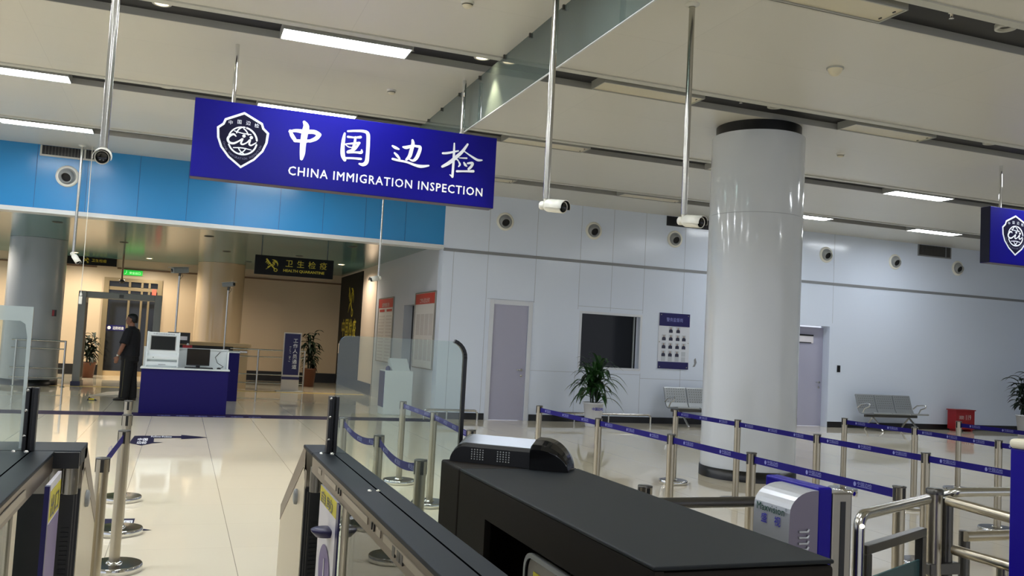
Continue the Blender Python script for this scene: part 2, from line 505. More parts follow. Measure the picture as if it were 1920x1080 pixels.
m = MB(); m.box(X0, -2.2, YB-0.02, YB, 0, 0.3); m.box(-0.6, XR, YB-0.02, YB, 0, 0.3); m.box(XR-0.02, XR, 23.2, YB, 0, 0.3)
struct(m.build('baseboard_back', 'black_base'), 'dark baseboard round the farther room')

# back doorway: metal frame, glass leaves, transom
dr = thing('door_4', 'dark glass double doors with metal frame in the beige back wall', 'door', (-1.42, YB, 0)); struct(dr)
m = MB()
m.box(-2.22, -2.08, YB-0.06, YB+0.2, 0, 2.88); m.box(-0.75, -0.62, YB-0.06, YB+0.2, 0, 2.88)
m.box(-2.08, -0.75, YB-0.06, YB+0.2, 2.78, 2.88); m.box(-2.08, -0.75, YB-0.02, YB+0.16, 2.52, 2.62)
for x in (-1.52, -1.18, -0.98): m.box(x-0.03, x+0.03, YB-0.05, YB+0.12, 0, 2.515); m.box(x-0.03, x+0.03, YB-0.05, YB+0.12, 2.625, 2.775)
m.build('door_frame', 'door_metal', dr)
m = MB(); m.box(-2.08, -0.75, YB+0.05, YB+0.08, 0.12, 2.78); m.build('door_pane', 'door_glass', dr)
m = MB(); m.box(-2.08, -0.75, YB+0.0, YB+0.05, 0, 0.14); m.build('kick_plate', 'conveyor', dr)
m = MB(); m.box(-2.1, -1.56, YB+0.03, YB+0.045, 1.32, 1.48); lb = m.build('door_band', 'plaque_blue', dr)
m = MB(); m.disc((-2.0, YB+0.028, 1.40), X_*0.05, Z_*0.05); m.text('边防检查', (-1.9, YB+0.028, 1.36), X_, Z_, width=0.30, height=0.09, weight=0.01)
m.build('lettering', 'letter_white', lb)
m = MB(); m.box(-0.90, -0.78, YB-0.06, YB-0.045, 2.40, 2.60); m.build('warning_sticker', 'red_tag', dr)
m = MB(); m.box(-2.3, -0.5, YB+0.9, YB+1.0, 0, 3); struct(m.build('wall_beyond', 'pure_dark'), 'dark space behind the back doors')

# ---- door 1 (plain, beside the window), window, door 2 (deep recess)
def door_leaf(name, label, a, b, z1, y, frame_w):
    r = thing(name, label, 'door', ((a+b)/2, y, 0)); struct(r)
    m = MB(); m.box(a+0.003, b-0.003, y, y+0.05, 0.006, z1-0.003); lf = m.build('door_leaf', 'door_grey', r, bevel=0.003)
    m = MB()
    hx = b-0.09
    m.lathe([(0.0, -0.012), (0.026, -0.012), (0.026, 0)], (hx, y, 1.02), (0, 1, 0), 16); m.tube([(hx, y-0.01, 1.02), (hx, y-0.05, 1.02), (hx-0.12, y-0.05, 1.02)], 0.010, 8)
    m.lathe([(0.0, -0.012), (0.024, -0.012), (0.024, 0)], (hx, y, 0.90), (0, 1, 0), 16)
    m.build('door_handle', 'steel', r)
    m = MB()
    for (xa, xb, za, zb) in ((a-frame_w, a, 0, z1+frame_w), (b, b+frame_w, 0, z1+frame_w), (a, b, z1, z1+frame_w)):
        m.box(xa, xb, YW-0.014, YW+0.002, za, zb)
    if frame_w: m.build('door_frame', 'door_frame', r, bevel=0.003)
    return r
door_leaf('door_1', 'pale grey door left of the dark window', D1[0], D1[1], D1[3], YW+0.012, 0.09)
r2 = door_leaf('door_2', 'pale grey door set deep in the wall behind the white column', D2[0], D2[1]-0.0, D2[3]-0.03, YW+0.22, 0.0)
m = MB(); m.box(13.44, 13.86, YW+0.205, YW+0.22, 1.92, 2.12); pl = m.build('name_plate', 'white_label', r2)
m = MB()
for q in ((13.44, 13.86, 2.085, 2.12), (13.44, 13.80, 1.92, 1.94), (13.44, 13.46, 1.92, 2.12)): m.box(q[0], q[1], YW+0.2, YW+0.205, q[2], q[3])
m.build('plate_edge', 'black', pl)
wn = thing('window_1', 'dark square window in the white wall above the potted plant', 'window', (8.48, YW, 1.15)); struct(wn)
m = MB(); m.box(WN[0]+0.02, WN[1]-0.02, YW+0.13, YW+0.14, WN[2], WN[3]); m.build('pane', 'window_dark', wn)
m = MB()
for (xa, xb, za, zb) in ((WN[0]-0.05, WN[0], WN[2]-0.05, WN[3]+0.05), (WN[1], WN[1]+0.05, WN[2]-0.05, WN[3]+0.05), (WN[0], WN[1], WN[3], WN[3]+0.05), (WN[0], WN[1], WN[2]-0.05, WN[2])):
    m.box(xa, xb, YW-0.008, YW+0.002, za, zb)
m.build('window_frame', 'door_frame', wn, bevel=0.002)
m = MB(); m.box(WN[1]-0.1, WN[1]-0.07, YW+0.1, YW+0.13, WN[2], WN[3]); m.build('window_post', 'seat_grey', wn)

# ---- columns
def column(name, label, x, y, r, body, ztop, base_h, band_h, joint=None):
    t = thing(name, label, 'column', (x, y, 0), kind='thing')
    m = MB(); m.lathe([(r, base_h), (r, ztop-band_h)], (x, y, 0), n=72); m.lathe([(0, ztop-band_h), (r, ztop-band_h)], (x, y, 0), n=72); m.build('shaft', body, t)
    m = MB(); m.lathe([(r+0.012, 0), (r+0.012, base_h), (r, base_h)], (x, y, 0), n=72); m.build('base_ring', 'black_base', t)
    if band_h:
        m = MB(); m.lathe([(r-0.05, ztop-band_h), (r-0.05, ztop)], (x, y, 0), n=72); m.build('top_ring', 'black_base', t)
    if joint:
        m = MB()
        for z in joint: m.lathe([(r+0.0012, z-0.004), (r+0.0012, z+0.004)], (x, y, 0), n=72)
        m.build('joint_line', 'joint', t)
    return t
column('column', 'round glossy white column standing among the queue belts', 6.894, 9.712, 0.592, 'column_white', ZC, 0.13, 0.14, (3.32,))
column('column', 'round grey column at the left edge beside the metal detector', -3.30, 23.65, 0.615, 'column_grey', ZF-0.003, 0.14, 0.0)
column('column', 'round beige column by the back wall behind the desk', 0.98, 27.3, 0.66, 'column_beige', ZF-0.003, 0.2, 0.0)
# ================================================================== CEILING FITTINGS
# strip lamps: one fitting every 3.43 m in each slot
def make_lamp(lit):
    t = thing('ceiling_lamp', 'x', 'ceiling lamp', (0, 0, 0))
    m = MB()
    m.box(0, 1.30, 0.10, 0.115, -0.02, 0.075); m.box(0, 1.30, 0.425, 0.44, -0.02, 0.075)
    m.box(0, 0.012, 0.115, 0.425, -0.02, 0.075); m.box(1.288, 1.30, 0.115, 0.425, -0.02, 0.075); m.box(0.012, 1.288, 0.115, 0.425, 0.05, 0.075)
    m.build('lamp_housing', 'lamp_body', t)
    m = MB(); m.box(0.012, 1.288, 0.115, 0.425, -0.008, 0.04); d = m.build('diffuser', 'lamp_lit' if lit else 'lamp_unlit', t)
    if not lit:
        m = MB()
        for y in (0.19, 0.35): m.box(1.24, 1.252, y, y+0.03, -0.014, -0.008)
        m.build('clip', 'black', t)
    return t
lit0, off0 = make_lamp(True), make_lamp(False)
used = {True: False, False: False}
ROWN = {0: 'first', 1: 'second', 2: 'third', 3: 'fourth'}
XS = [-6.2, -2.80, 0.72, 4.20, 7.68, 11.27, 14.80, 18.3]
def lamp(ix, row, lit, label, group):
    x, y = XS[ix], SLOTS[row]+0.10
    src = lit0 if lit else off0
    if not used[lit]: used[lit] = True; src.location = (x, y, ZC); src['label'] = label; src['group'] = group; return
    clone(src, (x, y, ZC), label, group)
LG, UG = 'lit strip lamps in the ceiling slots', 'unlit strip lamps in the ceiling slots'
# slots: row 5 = A (over the gates), 6 = B, 7 = C, 8 = D
for ix, row, lit, lab in [
    (2, 6, True, 'large lit strip lamp in the ceiling above the left of the blue hanging sign'),
    (1, 7, True, 'lit strip lamp at left edge, in the upper of two lit slots'),
    (2, 7, True, 'lit strip lamp partly hidden behind the top edge of the blue sign'),
    (1, 8, True, 'lit strip lamp at left edge nearest the blue fascia'),
    (5, 7, True, 'lit strip lamp right of the white column, nearer of the two with both ends visible'),
    (5, 8, True, 'lit strip lamp half hidden behind the right side of the white column'),
    (6, 8, True, 'lit strip lamp right of the column in the slot nearest the white wall'),
    (3, 5, False, 'unlit strip lamp cut by the top edge of the photo at right'),
    (3, 6, False, 'unlit strip lamp crossed by the camera pole right of the glass baffle'),
    (4, 6, False, 'unlit strip lamp above and right of the white column'),
    (3, 7, False, 'unlit strip lamp just right of the blue hanging sign'),
    (4, 7, False, 'unlit strip lamp hidden behind the white column'),
    (3, 8, False, 'unlit strip lamp low behind the right edge of the blue sign'),
    (4, 8, False, 'unlit strip lamp left of the column in the slot nearest the wall'),
    (2, 8, True, 'lit strip lamp hidden behind the blue hanging sign'),
    (1, 6, True, 'unseen strip lamp added outside the left edge over the queue'),  # out-of-view lit lamps from here on are added to light the hall
    (2, 5, True, 'unseen strip lamp added over the left gate lane'), (1, 5, True, 'unseen strip lamp added left over the gates'),
    (2, 4, True, 'unseen strip lamp added over the viewer'), (1, 4, True, 'unseen strip lamp added over the viewer on the left'),
    (3, 4, False, 'unlit strip lamp over the viewer on the right'), (5, 5, True, 'unseen strip lamp added outside the right edge over the rails'), (5, 6, True, 'unseen strip lamp added outside the right edge beside the hanging sign'),  # the two right-edge lamps are added to brighten the floor there
    (2, 3, True, 'unseen strip lamp added behind the viewer'),
        (0, 7, True, 'unseen strip lamp added far outside the left edge'), (0, 8, True, 'unseen strip lamp added far left near the blue fascia'), (5, 3, True, 'unseen strip lamp added behind the viewer far right')]:
    lamp(ix, row, lit, lab, LG if lit else UG)

def make_down(lit):
    t = thing('downlight', 'x', 'downlight', (0, 0, 0))
    m = MB(); m.lathe([(0.055, 0.03), (0.062, -0.012), (0.088, -0.012), (0.09, 0.0), (0.09, 0.03)], n=28); m.build('ring', 'lip', t)
    m = MB(); m.lathe([(0, 0.012), (0.058, 0.012)], n=28)
    m.build('bulb', 'downlight_lit' if lit else 'downlight_off', t)
    return t
dl, do = make_down(True), make_down(False)
zd = ZC+0.045
DG = 'round downlights in the ceiling slots'
first = {True: True, False: True}
for x, row, lit, lab in [(-0.39, 6, True, 'lit round downlight at the top edge left of the photo'), (-0.39, 7, True, 'lit round downlight in the slot left of the blue sign'),
        (2.78, 6, True, 'lit round downlight shining on the glass baffle'), (6.64, 5, False, 'large unlit round downlight at top right'),
        (6.50, 6, False, 'unlit round downlight above the white column'), (9.95, 6, False, 'unlit round downlight above the right-hand blue sign')]:
    src = dl if lit else do
    loc = (x, SLOTS[row]+0.245, zd)
    if first[lit]: first[lit] = False; src.location = loc; src['label'] = lab; src['group'] = DG
    else: clone(src, loc, lab, DG)

def detector(x, y, label, r=0.055, cat='smoke detector', first_=[None]):
    if first_[0]: return clone(first_[0], (x, y, ZC), label)
    t = thing('smoke_detector', label, cat, (x, y, ZC), 'smoke detectors on the ceiling')
    m = MB(); m.lathe([(0.058, 0), (0.058, -0.012), (0.05, -0.016), (0.05, -0.02)], t.location, n=24); m.build('base', 'white_plastic', t)
    m = MB(); m.lathe([(0.045, -0.018), (0.045, -0.036), (0.03, -0.05), (0, -0.052)], t.location, n=24); m.build('sensor_head', 'cream', t)
    m = MB(); m.lathe([(0.0462, -0.024), (0.0462, -0.031)], t.location, n=24); m.build('slit', 'black', t)
    first_[0] = t
    return t
detector(2.15, 7.36, 'small round smoke detector at the top edge above the hanging sign')
detector(2.165, 10.45, 'small round smoke detector between the lit lamp and the blue sign')
detector(8.68, 10.25, 'small round smoke detector right of the top of the white column')
t = thing('ceiling_sensor', 'cone shaped beige sensor hanging under the ceiling right of the camera pole', 'sensor', (6.04, 7.25, ZC))
m = MB(); m.lathe([(0.085, 0), (0.085, -0.014), (0.0, -0.014)], t.location, n=28); m.build('base', 'lamp_body', t)
m = MB(); m.lathe([(0.075, -0.014), (0.06, -0.05), (0.035, -0.078), (0, -0.085)], t.location, n=28); m.build('cone', 'cream', t)
def sprinkler(x, y, z, label):
    t = thing('sprinkler', label, 'sprinkler', (x, y, z))
    m = MB(); m.lathe([(0.03, 0), (0.03, -0.008), (0.012, -0.012), (0.012, -0.04), (0, -0.04)], t.location, n=16); m.build('nozzle', 'steel', t)
    m = MB(); m.lathe([(0, -0.05), (0.022, -0.05), (0.022, -0.053), (0, -0.053)], t.location, n=16); m.tube([(x, y, z-0.04), (x, y, z-0.05)], 0.004, 6); m.build('deflector', 'chrome', t)
sprinkler(6.02, SLOTS[5]+0.25, ZC+0.07, 'small sprinkler in the dark slot at top right')
sprinkler(6.02, SLOTS[6]+0.25, ZC+0.07, 'small sprinkler in the slot left of the column top')
sprinkler(2.05, SLOTS[6]+0.35, ZC+0.07, 'small sprinkler in the slot beside the glass baffle')
# lights thrown by the downlights
def spot(name, loc, tgt, energy, col, size, blend=0.5, rad=0.04):
    l = bpy.data.lights.new(name, 'SPOT'); l.energy = energy; l.color = col; l.spot_size = math.radians(size); l.spot_blend = blend; l.shadow_soft_size = rad
    o = bpy.data.objects.new(name, l); C.objects.link(o); o.location = loc
    o.rotation_euler = (V(tgt)-V(loc)).to_track_quat('-Z', 'Y').to_euler(); return o
spot('downlight_beam', (2.78, SLOTS[6]+0.23, ZC+0.05), (2.80, SLOTS[6]+0.24, 0), 60, (1, 0.9, 0.62), 70)
spot('downlight_beam', (-0.39, SLOTS[6]+0.23, ZC+0.05), (-0.39, SLOTS[6]+0.23, 0), 60, (1, 0.93, 0.8), 80)
spot('downlight_beam', (-0.39, SLOTS[7]+0.23, ZC+0.05), (-0.39, SLOTS[7]+0.23, 0), 60, (1, 0.93, 0.8), 80)

# glass smoke baffle hanging under the ceiling
XB = 2.935
t = thing('smoke_baffle', 'long greenish glass baffle hanging down from the ceiling', 'glass baffle', (XB, 8, ZC))
m = MB(); m.box(XB-0.005, XB+0.005, 0.5, 12.6, 3.975, ZC-0.005); m.build('glass_pane', 'baffle_glass', t)
m = MB(); m.box(XB-0.008, XB+0.008, 0.5, 12.6, 3.968, 3.976); m.build('edge_rail', 'silver_trim', t)
for px, py in ((1057, 12), (994, 66), (946, 105), (899, 145), (861, 178), (828, 205), (803, 225)):
    p = at(px, py, X=XB-0.012); m = MB(); m.box(XB-0.022, XB+0.012, p.y-0.012, p.y+0.012, ZC-0.045, ZC); m.build('bracket', 'dark_steel', t)

# ---- hanging signs
SY = 9.53
def emblem(t, ox, oz, k, y, parent):
    """shield badge; u right, v down in photo-crop units, k metres per unit"""
    f = lambda u, v: V((ox+(u-0)*k, y, oz-v*k))
    out = [(0, -415), (265, -285), (290, -215), (365, -150), (352, 0), (300, 135), (185, 275), (0, 412), (-185, 275), (-300, 135), (-352, 0), (-365, -150), (-290, -215), (-265, -285)]
    inn = [(u*0.905, v*0.91) for u, v in out]
    m = MB(); m.prism(out, lambda u, v: f(u, v)+V((0, 0.001, 0)), lambda u, v: f(u, v)); sh = m.build('shield', 'letter_white', parent)
    m = MB(); m.prism(inn, f, lambda u, v: f(u, v)-V((0, 0.0012, 0))); m.build('shield_field', 'shield_navy', sh)
    g = lambda u, v: f(u, v)-V((0, 0.0022, 0))
    m = MB(); R = 200; cy = 10
    def arc(cx, cyy, rx, ry, a0, a1, w, n=9):
        pts = []
        for i in range(n):
            a = math.radians(a0+(a1-a0)*i/(n-1)); pts.append((cx+rx*math.cos(a), cyy+ry*math.sin(a), w))
        m.stroke(pts, g, -1)
    arc(0, cy, R, R, 198, 262, 20); arc(0, cy, R, R, 284, 352, 26); arc(0, cy, R, R, 10, 158, 24)
    arc(10, cy-40, 110, 160, 205, 275, 20); arc(-40, cy, 130, 190, 290, 330, 18)
    m.stroke([(-120, -120, 14), (-20, -100, 14), (110, -95, 16)], g, -1)
    m.stroke([(-120, 125, 14), (10, 115, 16), (130, 130, 12)], g, -1)
    arc(60, cy+20, 130, 170, 105, 150, 16); arc(-60, cy+20, 130, 170, 30, 75, 16)
    # flowing "cii"
    m.stroke([(-95, -45, 16), (-130, -70, 30), (-180, -40, 34), (-205, 10, 34), (-180, 55, 34), (-120, 62, 30), (-50, 20, 22), (0, -20, 24), (-20, 45, 26), (5, 62, 24), (60, 30, 18), (105, -20, 24), (95, 45, 26), (125, 62, 22), (190, 15, 14)], g, -1)
    m.disc(g(15, -62)-Y_*0.002, X_*24*k, -Z_*24*k, 14); m.disc(g(118, -52)-Y_*0.002, X_*24*k, -Z_*24*k, 14)
    m.build('globe_mark', 'letter_white', sh)
    m = MB()
    for i, ch in enumerate('中国边检'):
        u = -180+i*120; v = (-238, -262, -262, -238)[i]
        m.text(ch, g(u-28, v+26), X_, Z_, size=66*k)
    m.build('lettering', 'letter_white', sh)
    m = MB(); s = 'CHINA IMMIGRATION INSPECTION'
    for i, ch in enumerate(s):
        if ch == ' ': continue
        a = math.radians(168-(i/(len(s)-1))*156); r = 275
        u, v = r*math.cos(a), cy+r*math.sin(a)
        xd = V((math.sin(a), 0, math.cos(a))); yd = V((-math.cos(a), 0, math.sin(a)))
        m.text(ch, g(u, v), xd, yd, size=44*k, align='C')
    m.build('lettering', 'letter_grey', sh)
    return sh

CALLI = [  # brush strokes read off the sign: (crop origin x, y, scale), strokes of (x, y, width)
 ((340, 170, 4.697), [
  [(958, 352, 18), (975, 395, 30), (1005, 440, 26)], [(952, 360, 16), (1010, 352, 24), (1085, 362, 32), (1170, 364, 32), (1212, 388, 34)],
  [(1215, 388, 32), (1185, 422, 30), (1130, 445, 22)], [(998, 440, 22), (1080, 445, 24), (1150, 440, 18)],
  [(1083, 278, 24), (1100, 315, 44), (1086, 380, 48), (1072, 470, 44), (1066, 550, 40), (1058, 600, 24)]]),
 ((640, 210, 5.683), [
  [(36, 228, 18), (24, 290, 30), (14, 380, 36), (16, 460, 40), (36, 510, 30)],
  [(70, 205, 18), (150, 201, 20), (240, 206, 26), (283, 235, 34), (286, 330, 34), (279, 450, 34), (268, 532, 38), (232, 560, 32), (192, 552, 18)],
  [(22, 492, 20), (110, 492, 18), (208, 500, 22)], [(70, 265, 20), (140, 272, 16), (205, 268, 24)], [(150, 270, 20), (142, 330, 24), (120, 405, 26)],
  [(40, 342, 10), (110, 336, 16), (192, 330, 22)], [(190, 332, 20), (140, 395, 26), (72, 424, 26)], [(68, 428, 24), (150, 430, 18), (212, 432, 26), (216, 405, 14)],
  [(45, 348, 8), (75, 372, 10), (110, 378, 8)],
  [(545, 362, 18), (575, 380, 28), (612, 396, 16)], [(566, 436, 16), (594, 465, 26), (620, 498, 18)],
  [(657, 373, 16), (692, 378, 32), (760, 362, 24), (805, 366, 24), (840, 378, 30), (824, 440, 34), (798, 492, 34), (765, 518, 24), (728, 506, 14)],
  [(758, 302, 22), (763, 340, 34), (748, 400, 36), (727, 470, 36), (692, 508, 22)],
  [(546, 500, 22), (600, 514, 22), (700, 535, 20), (780, 565, 24), (850, 580, 30), (930, 572, 16)],
  [(1080, 440, 20), (1130, 438, 22), (1200, 425, 18), (1245, 415, 14)], [(1203, 335, 14), (1200, 420, 22), (1195, 520, 24), (1188, 620, 24), (1182, 690, 24)],
  [(1182, 690, 18), (1155, 668, 8)], [(1345, 345, 20), (1290, 420, 30), (1225, 480, 34), (1150, 540, 34), (1075, 582, 24)],
  [(1310, 420, 10), (1380, 470, 18), (1450, 512, 24), (1497, 514, 14)], [(1255, 490, 8), (1335, 493, 16)], [(1213, 490, 12), (1242, 516, 16)],
  [(1250, 530, 14), (1262, 560, 20), (1248, 582, 12)], [(1305, 540, 16), (1320, 565, 26), (1335, 578, 12)],
  [(1345, 548, 18), (1396, 545, 26), (1384, 580, 26), (1355, 608, 24)], [(1230, 632, 22), (1300, 632, 18), (1405, 632, 26)]])]
def hanging_sign(x0, x1, label, poles, full, first_=[None]):
    z0, z1, yb = 3.055, 3.865, SY+0.17
    t = thing('hanging_sign', label, 'sign', ((x0+x1)/2, SY+0.085, z0), 'blue signs hanging from the ceiling')
    m = MB().use('sign_blue'); m.box(x0, x1, SY, yb, z0, z1)
    bd = m.build('sign_box', 'sign_blue', t, bevel=0.004)
    m = MB(); m.box(x0+0.003, x1-0.003, SY+0.003, yb-0.003, z0-0.003, z0+0.001); m.build('bottom_edge', 'sign_edge', t)
    m = MB(); m.box(x0-0.002, x0+0.002, SY+0.006, yb-0.006, z0+0.004, z1-0.004); m.build('end_cap', 'sign_side', t)
    for xp in poles:
        m = MB(); m.tube([(xp, SY+0.09, z1), (xp, SY+0.09, ZC)], 0.022, 14); pm = m.build('hanger_pole', 'chrome', t)
    k = 0.8/1080.0*0.96
    dx = x0+0.033
    emblem(t, dx+0.453, 3.482, 0.000714, SY-0.0015, t)
    m = MB()
    for (ox, oy, sc_), sts in CALLI:
        for st in sts:
            q = []
            for (u, v, w) in st:
                p = at(ox+u/sc_, oy+v/sc_, Y=SY-0.003); q.append((p.x+dx, p.z, w/sc_*0.0066))
            m.stroke(q, lambda a, b: V((a, SY-0.003, b)))
    m.build('lettering', 'letter_white', t)
    a = at(540, 331, Y=SY-0.003); b = at(904, 366, Y=SY-0.003)
    m = MB(); m.text('CHINA IMMIGRATION INSPECTION', (a.x+dx, SY-0.003, (a.z+b.z)/2+0.004), X_, Z_, width=b.x-a.x, height=0.092, weight=0.014, spacing=1.14); m.build('lettering', 'letter_white', t)
    return t
hanging_sign(-0.033, 3.226, 'large blue hanging sign with white brush characters in the centre left', (0.34, 2.83), True)
hanging_sign(10.75, 14.0, 'blue hanging sign with shield badge cut by the right edge', (11.04, 13.5), False)

# ---- camera poles
def cctv(x, y, zt, zb, aim, label, r=0.026, sc=1.0):
    t = thing('security_camera', label, 'security camera', (x, y, zb), 'cameras on ceiling poles')
    m = MB(); m.tube([(x, y, zb+0.03), (x, y, zt)], r, 16); m.build('pole', 'steel', t)
    m = MB(); m.lathe([(0.06, 0), (0.06, -0.012), (r+0.004, -0.018), (r+0.004, -0.03)], (x, y, zt), n=24); m.build('flange', 'white_plastic', t)
    d = V(aim).normalized(); side = d.cross(Z_).normalized(); up = side.cross(d)
    L, R = 0.19*sc, 0.047*sc
    c0 = V((x, y, zb-0.025))
    m = MB(); m.lathe([(0, -0.045), (0.035, -0.045), (0.035, -0.02), (0.02, -0.0)], c0+d*0.0, d, n=20); m.tube([c0+Z_*0.06, c0+Z_*0.0, c0+d*0.03], 0.02*sc, 10); m.build('bracket', 'white_plastic', t)
    m = MB(); m.lathe([(0, 0.01), (R*0.85, 0.01), (R, 0.03), (R, L), (R*0.93, L+0.004)], c0, d, n=28); b = m.build('camera_body', 'white_plastic', t)
    m = MB(); m.lathe([(0, L-0.006), (R*0.82, L-0.006), (R*0.82, L+0.001)], c0, d, n=28); m.build('lens', 'lens', b)
    m = MB(); m.lathe([(R*0.82, L-0.004), (R*0.93, L+0.004), (R, L)], c0, d, n=28); m.build('lens_ring', 'white_plastic', b)
    # curved sun shield over the top half
    ax = d; a_ = (X_-ax*X_.dot(ax)).normalized() if abs(ax.x) < 0.9 else (Y_-ax*Y_.dot(ax)).normalized(); b_ = ax.cross(a_)
    m = MB(); vs = []; n = 16; Ro = R*1.22
    for h in (0.035*sc, L+0.022*sc):
        for Rq in (Ro, Ro-0.004):
            for k in range(n+1):
                an = pi*k/n*1.16-0.08*pi
                vs.append(c0+ax*h+Rq*(math.cos(an)*side+math.sin(an)*up))
    q = n+1; fs_o = []; fs_i = []
    for k in range(n):
        fs_o.append((k, k+1, 2*q+k+1, 2*q+k)); fs_i.append((q+k, 3*q+k, 3*q+k+1, q+k+1)); fs_o.append((2*q+k, 2*q+k+1, 3*q+k+1, 3*q+k)); fs_o.append((k, q+k, q+k+1, k+1))
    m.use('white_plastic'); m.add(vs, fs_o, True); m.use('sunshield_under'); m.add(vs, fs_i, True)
    m.build('sun_shield', None, t)
    return t
cctv(-0.572, 6.48, ZC, 2.66, (0.05, -0.93, -0.22), 'white security camera facing the viewer, on the pole at upper left')
cctv(2.63, 6.48, ZC, 2.655, (0.42, -0.90, -0.14), 'white security camera on the pole right of the large blue sign')
cctv(3.885, 6.48, ZC, 2.655, (0.30, -0.94, -0.14), 'white security camera on the pole just left of the white column')
cctv(-1.79, 16.55, ZC, 2.66, (0.55, -0.5, -0.75), 'small white camera on thin pole before the blue fascia at left', 0.024, 0.9)
cctv(3.40, 16.55, ZC, 2.66, (-0.86, -0.5, -0.25), 'small white camera pointing left, on thin pole below the large sign', 0.02, 0.95)
t = thing('hanging_sensor', 'small white sensor hanging on a thin cord near the metal detector', 'sensor', (-1.63, 16.6, 1.82))
m = MB(); m.tube([(-1.64, 16.6, ZC), (-1.632, 16.6, 3.4), (-1.63, 16.6, 2.0)], 0.006, 6); m.build('cord', 'white_plastic', t)
m = MB(); m.box(-1.655, -1.605, 16.58, 16.62, 1.82, 1.95); m.build('sensor_box', 'white_plastic', t, bevel=0.005)
m = MB(); m.lathe([(0.008, 0), (0.02, -0.03), (0.02, -0.06)], (-1.63, 16.6, 2.02), n=12); m.build('collar', 'white_plastic', t)

# ================================================================== FITTINGS ON THE WALL
def air_nozzle(x, z, label, first_=[None]):
    if first_[0]: return clone(first_[0], (x, YW, z), label)
    t = thing('air_nozzle', label, 'air vent', (x, YW, z), 'round air nozzles high on the wall')
    o = t.location
    m = MB(); m.lathe([(0.185, 0), (0.185, 0.012), (0.155, 0.03), (0.14, 0.03)], o, (0, -1, 0), 40); m.build('flange', 'white_plastic', t)
    m = MB(); m.lathe([(0.142, 0.028), (0.125, 0.02), (0.105, 0.06)], o, (0, -1, 0), 36); m.build('socket', 'grey_plastic', t)
    d = V((-0.12, -0.92, -0.36)).normalized(); c = V(o)+V((0, -0.01, 0))
    m = MB(); m.lathe([(0.115, 0.0), (0.112, 0.06), (0.095, 0.11), (0.088, 0.115), (0.08, 0.11), (0.075, 0.02)], c, d, 32); m.build('cone', 'grey_plastic', t)
    m = MB(); m.lathe([(0, 0.06), (0.078, 0.06)], c, d, 32); m.build('throat', 'pure_dark', t)
    first_[0] = t
    return t
for x, lab in ((-2.02, 'round air nozzle on the blue fascia'), (5.99, 'round air nozzle nearest the right end of the large blue sign'), (7.975, 'round air nozzle between the two camera poles'),
        (9.93, 'round air nozzle below the camera left of the column'), (13.98, 'round air nozzle just right of the white column'), (16.02, 'second round air nozzle right of the column'), (18.0, 'third round air nozzle right of the column')):
    air_nozzle(x, 4.0, lab)
def grille(x0, x1, z0, z1, dark, label, frame='lip'):
    t = thing('vent_grille', label, 'vent', ((x0+x1)/2, YW, z0), 'vent grilles at the top of the wall')
    m = MB(); m.box(x0, x1, YW-0.006, YW-0.001, z0, z1); m.build('backing', dark, t)
    m = MB()
    for (a, b, c, d) in ((x0-0.03, x0, z0-0.03, z1), (x1, x1+0.03, z0-0.03, z1), (x0, x1, z0-0.03, z0), (x1-0.16, x1-0.13, z0, z1)): m.box(a, b, YW-0.014, YW, c, d)
    m.build('frame', frame, t)
    m = MB()
    n = int((x1-x0)/0.05)
    for k in range(1, n): m.box(x0+(x1-x0)*k/n-0.006, x0+(x1-x0)*k/n+0.006, YW-0.012, YW-0.004, z0, z1)
    m.build('slat', 'dark_steel' if dark != 'pure_dark' else 'black', t)
grille(-2.44, -1.63, 4.34, 4.495, 'black', 'slatted vent grille above the round nozzle on the blue fascia')
grille(9.74, 11.0, 4.31, 4.49, 'pure_dark', 'black vent grille behind the camera left of the column', 'black')
grille(16.75, 17.75, 4.24, 4.49, 'dark_steel', 'grey vent grille right of the column', 'grey_trim')
# notice board with officers' photos
t = thing('notice_board', 'notice board with blue header and rows of small portraits beside the window', 'notice board', (10.0, YW, 1.18))
bx0, bx1 = 9.63, 10.38
m = MB(); m.box(bx0-0.01, bx1+0.01, YW-0.012, YW-0.0022, 1.18, 2.38); m.build('board', 'poster_white' if False else 'door_frame', t, bevel=0.002)
m = MB(); m.box(bx0, bx1, YW-0.02, YW-0.012, 2.10, 2.38); h = m.build('header', 'plaque_blue', t)
m = MB(); m.text('警务监督岗', (10.0, YW-0.0215, 2.205), X_, Z_, width=0.40, height=0.085, align='C', weight=0.006); m.build('lettering', 'letter_soft', h)
m = MB(); m.box(bx0, bx1, YW-0.02, YW-0.012, 1.18, 1.33); m.build('footer', 'plaque_blue', t)
m = MB()
for x in (bx0+0.04, bx1-0.04):
    for z in (2.34, 1.22): m.lathe([(0.012, 0), (0.010, 0.006), (0, 0.006)], (x, YW-0.02, z), (0, -1, 0), 10)
for x in (bx0+0.02, bx1-0.02): m.lathe([(0.012, 0), (0.010, 0.006), (0, 0.006)], (x, YW-0.012, 1.75), (0, -1, 0), 10)
m.build('screw', 'steel', t)
def portrait(x, z):
    m = MB(); m.box(x-0.05, x+0.05, YW-0.014, YW-0.012, z-0.065, z+0.065); p = m.build('portrait', 'photo_grey', t)
    m = MB(); m.poly([(x-0.045, YW-0.0148, z-0.062), (x+0.045, YW-0.0148, z-0.062), (x+0.045, YW-0.0148, z-0.01), (x+0.02, YW-0.0148, z+0.012), (x-0.02, YW-0.0148, z+0.012), (x-0.045, YW-0.0148, z-0.01)]); m.build('uniform', 'photo_uniform', p)
    m = MB(); m.disc((x, YW-0.0148, z+0.03), X_*0.018, Z_*0.022, 12); m.build('face', 'photo_face', p)
rows = [(2.02, (9.92, 10.10)), (1.85, (9.755, 9.925, 10.095, 10.25)), (1.675, (9.755, 9.92, 10.09, 10.25)), (1.505, (9.755, 9.92, 10.09))]
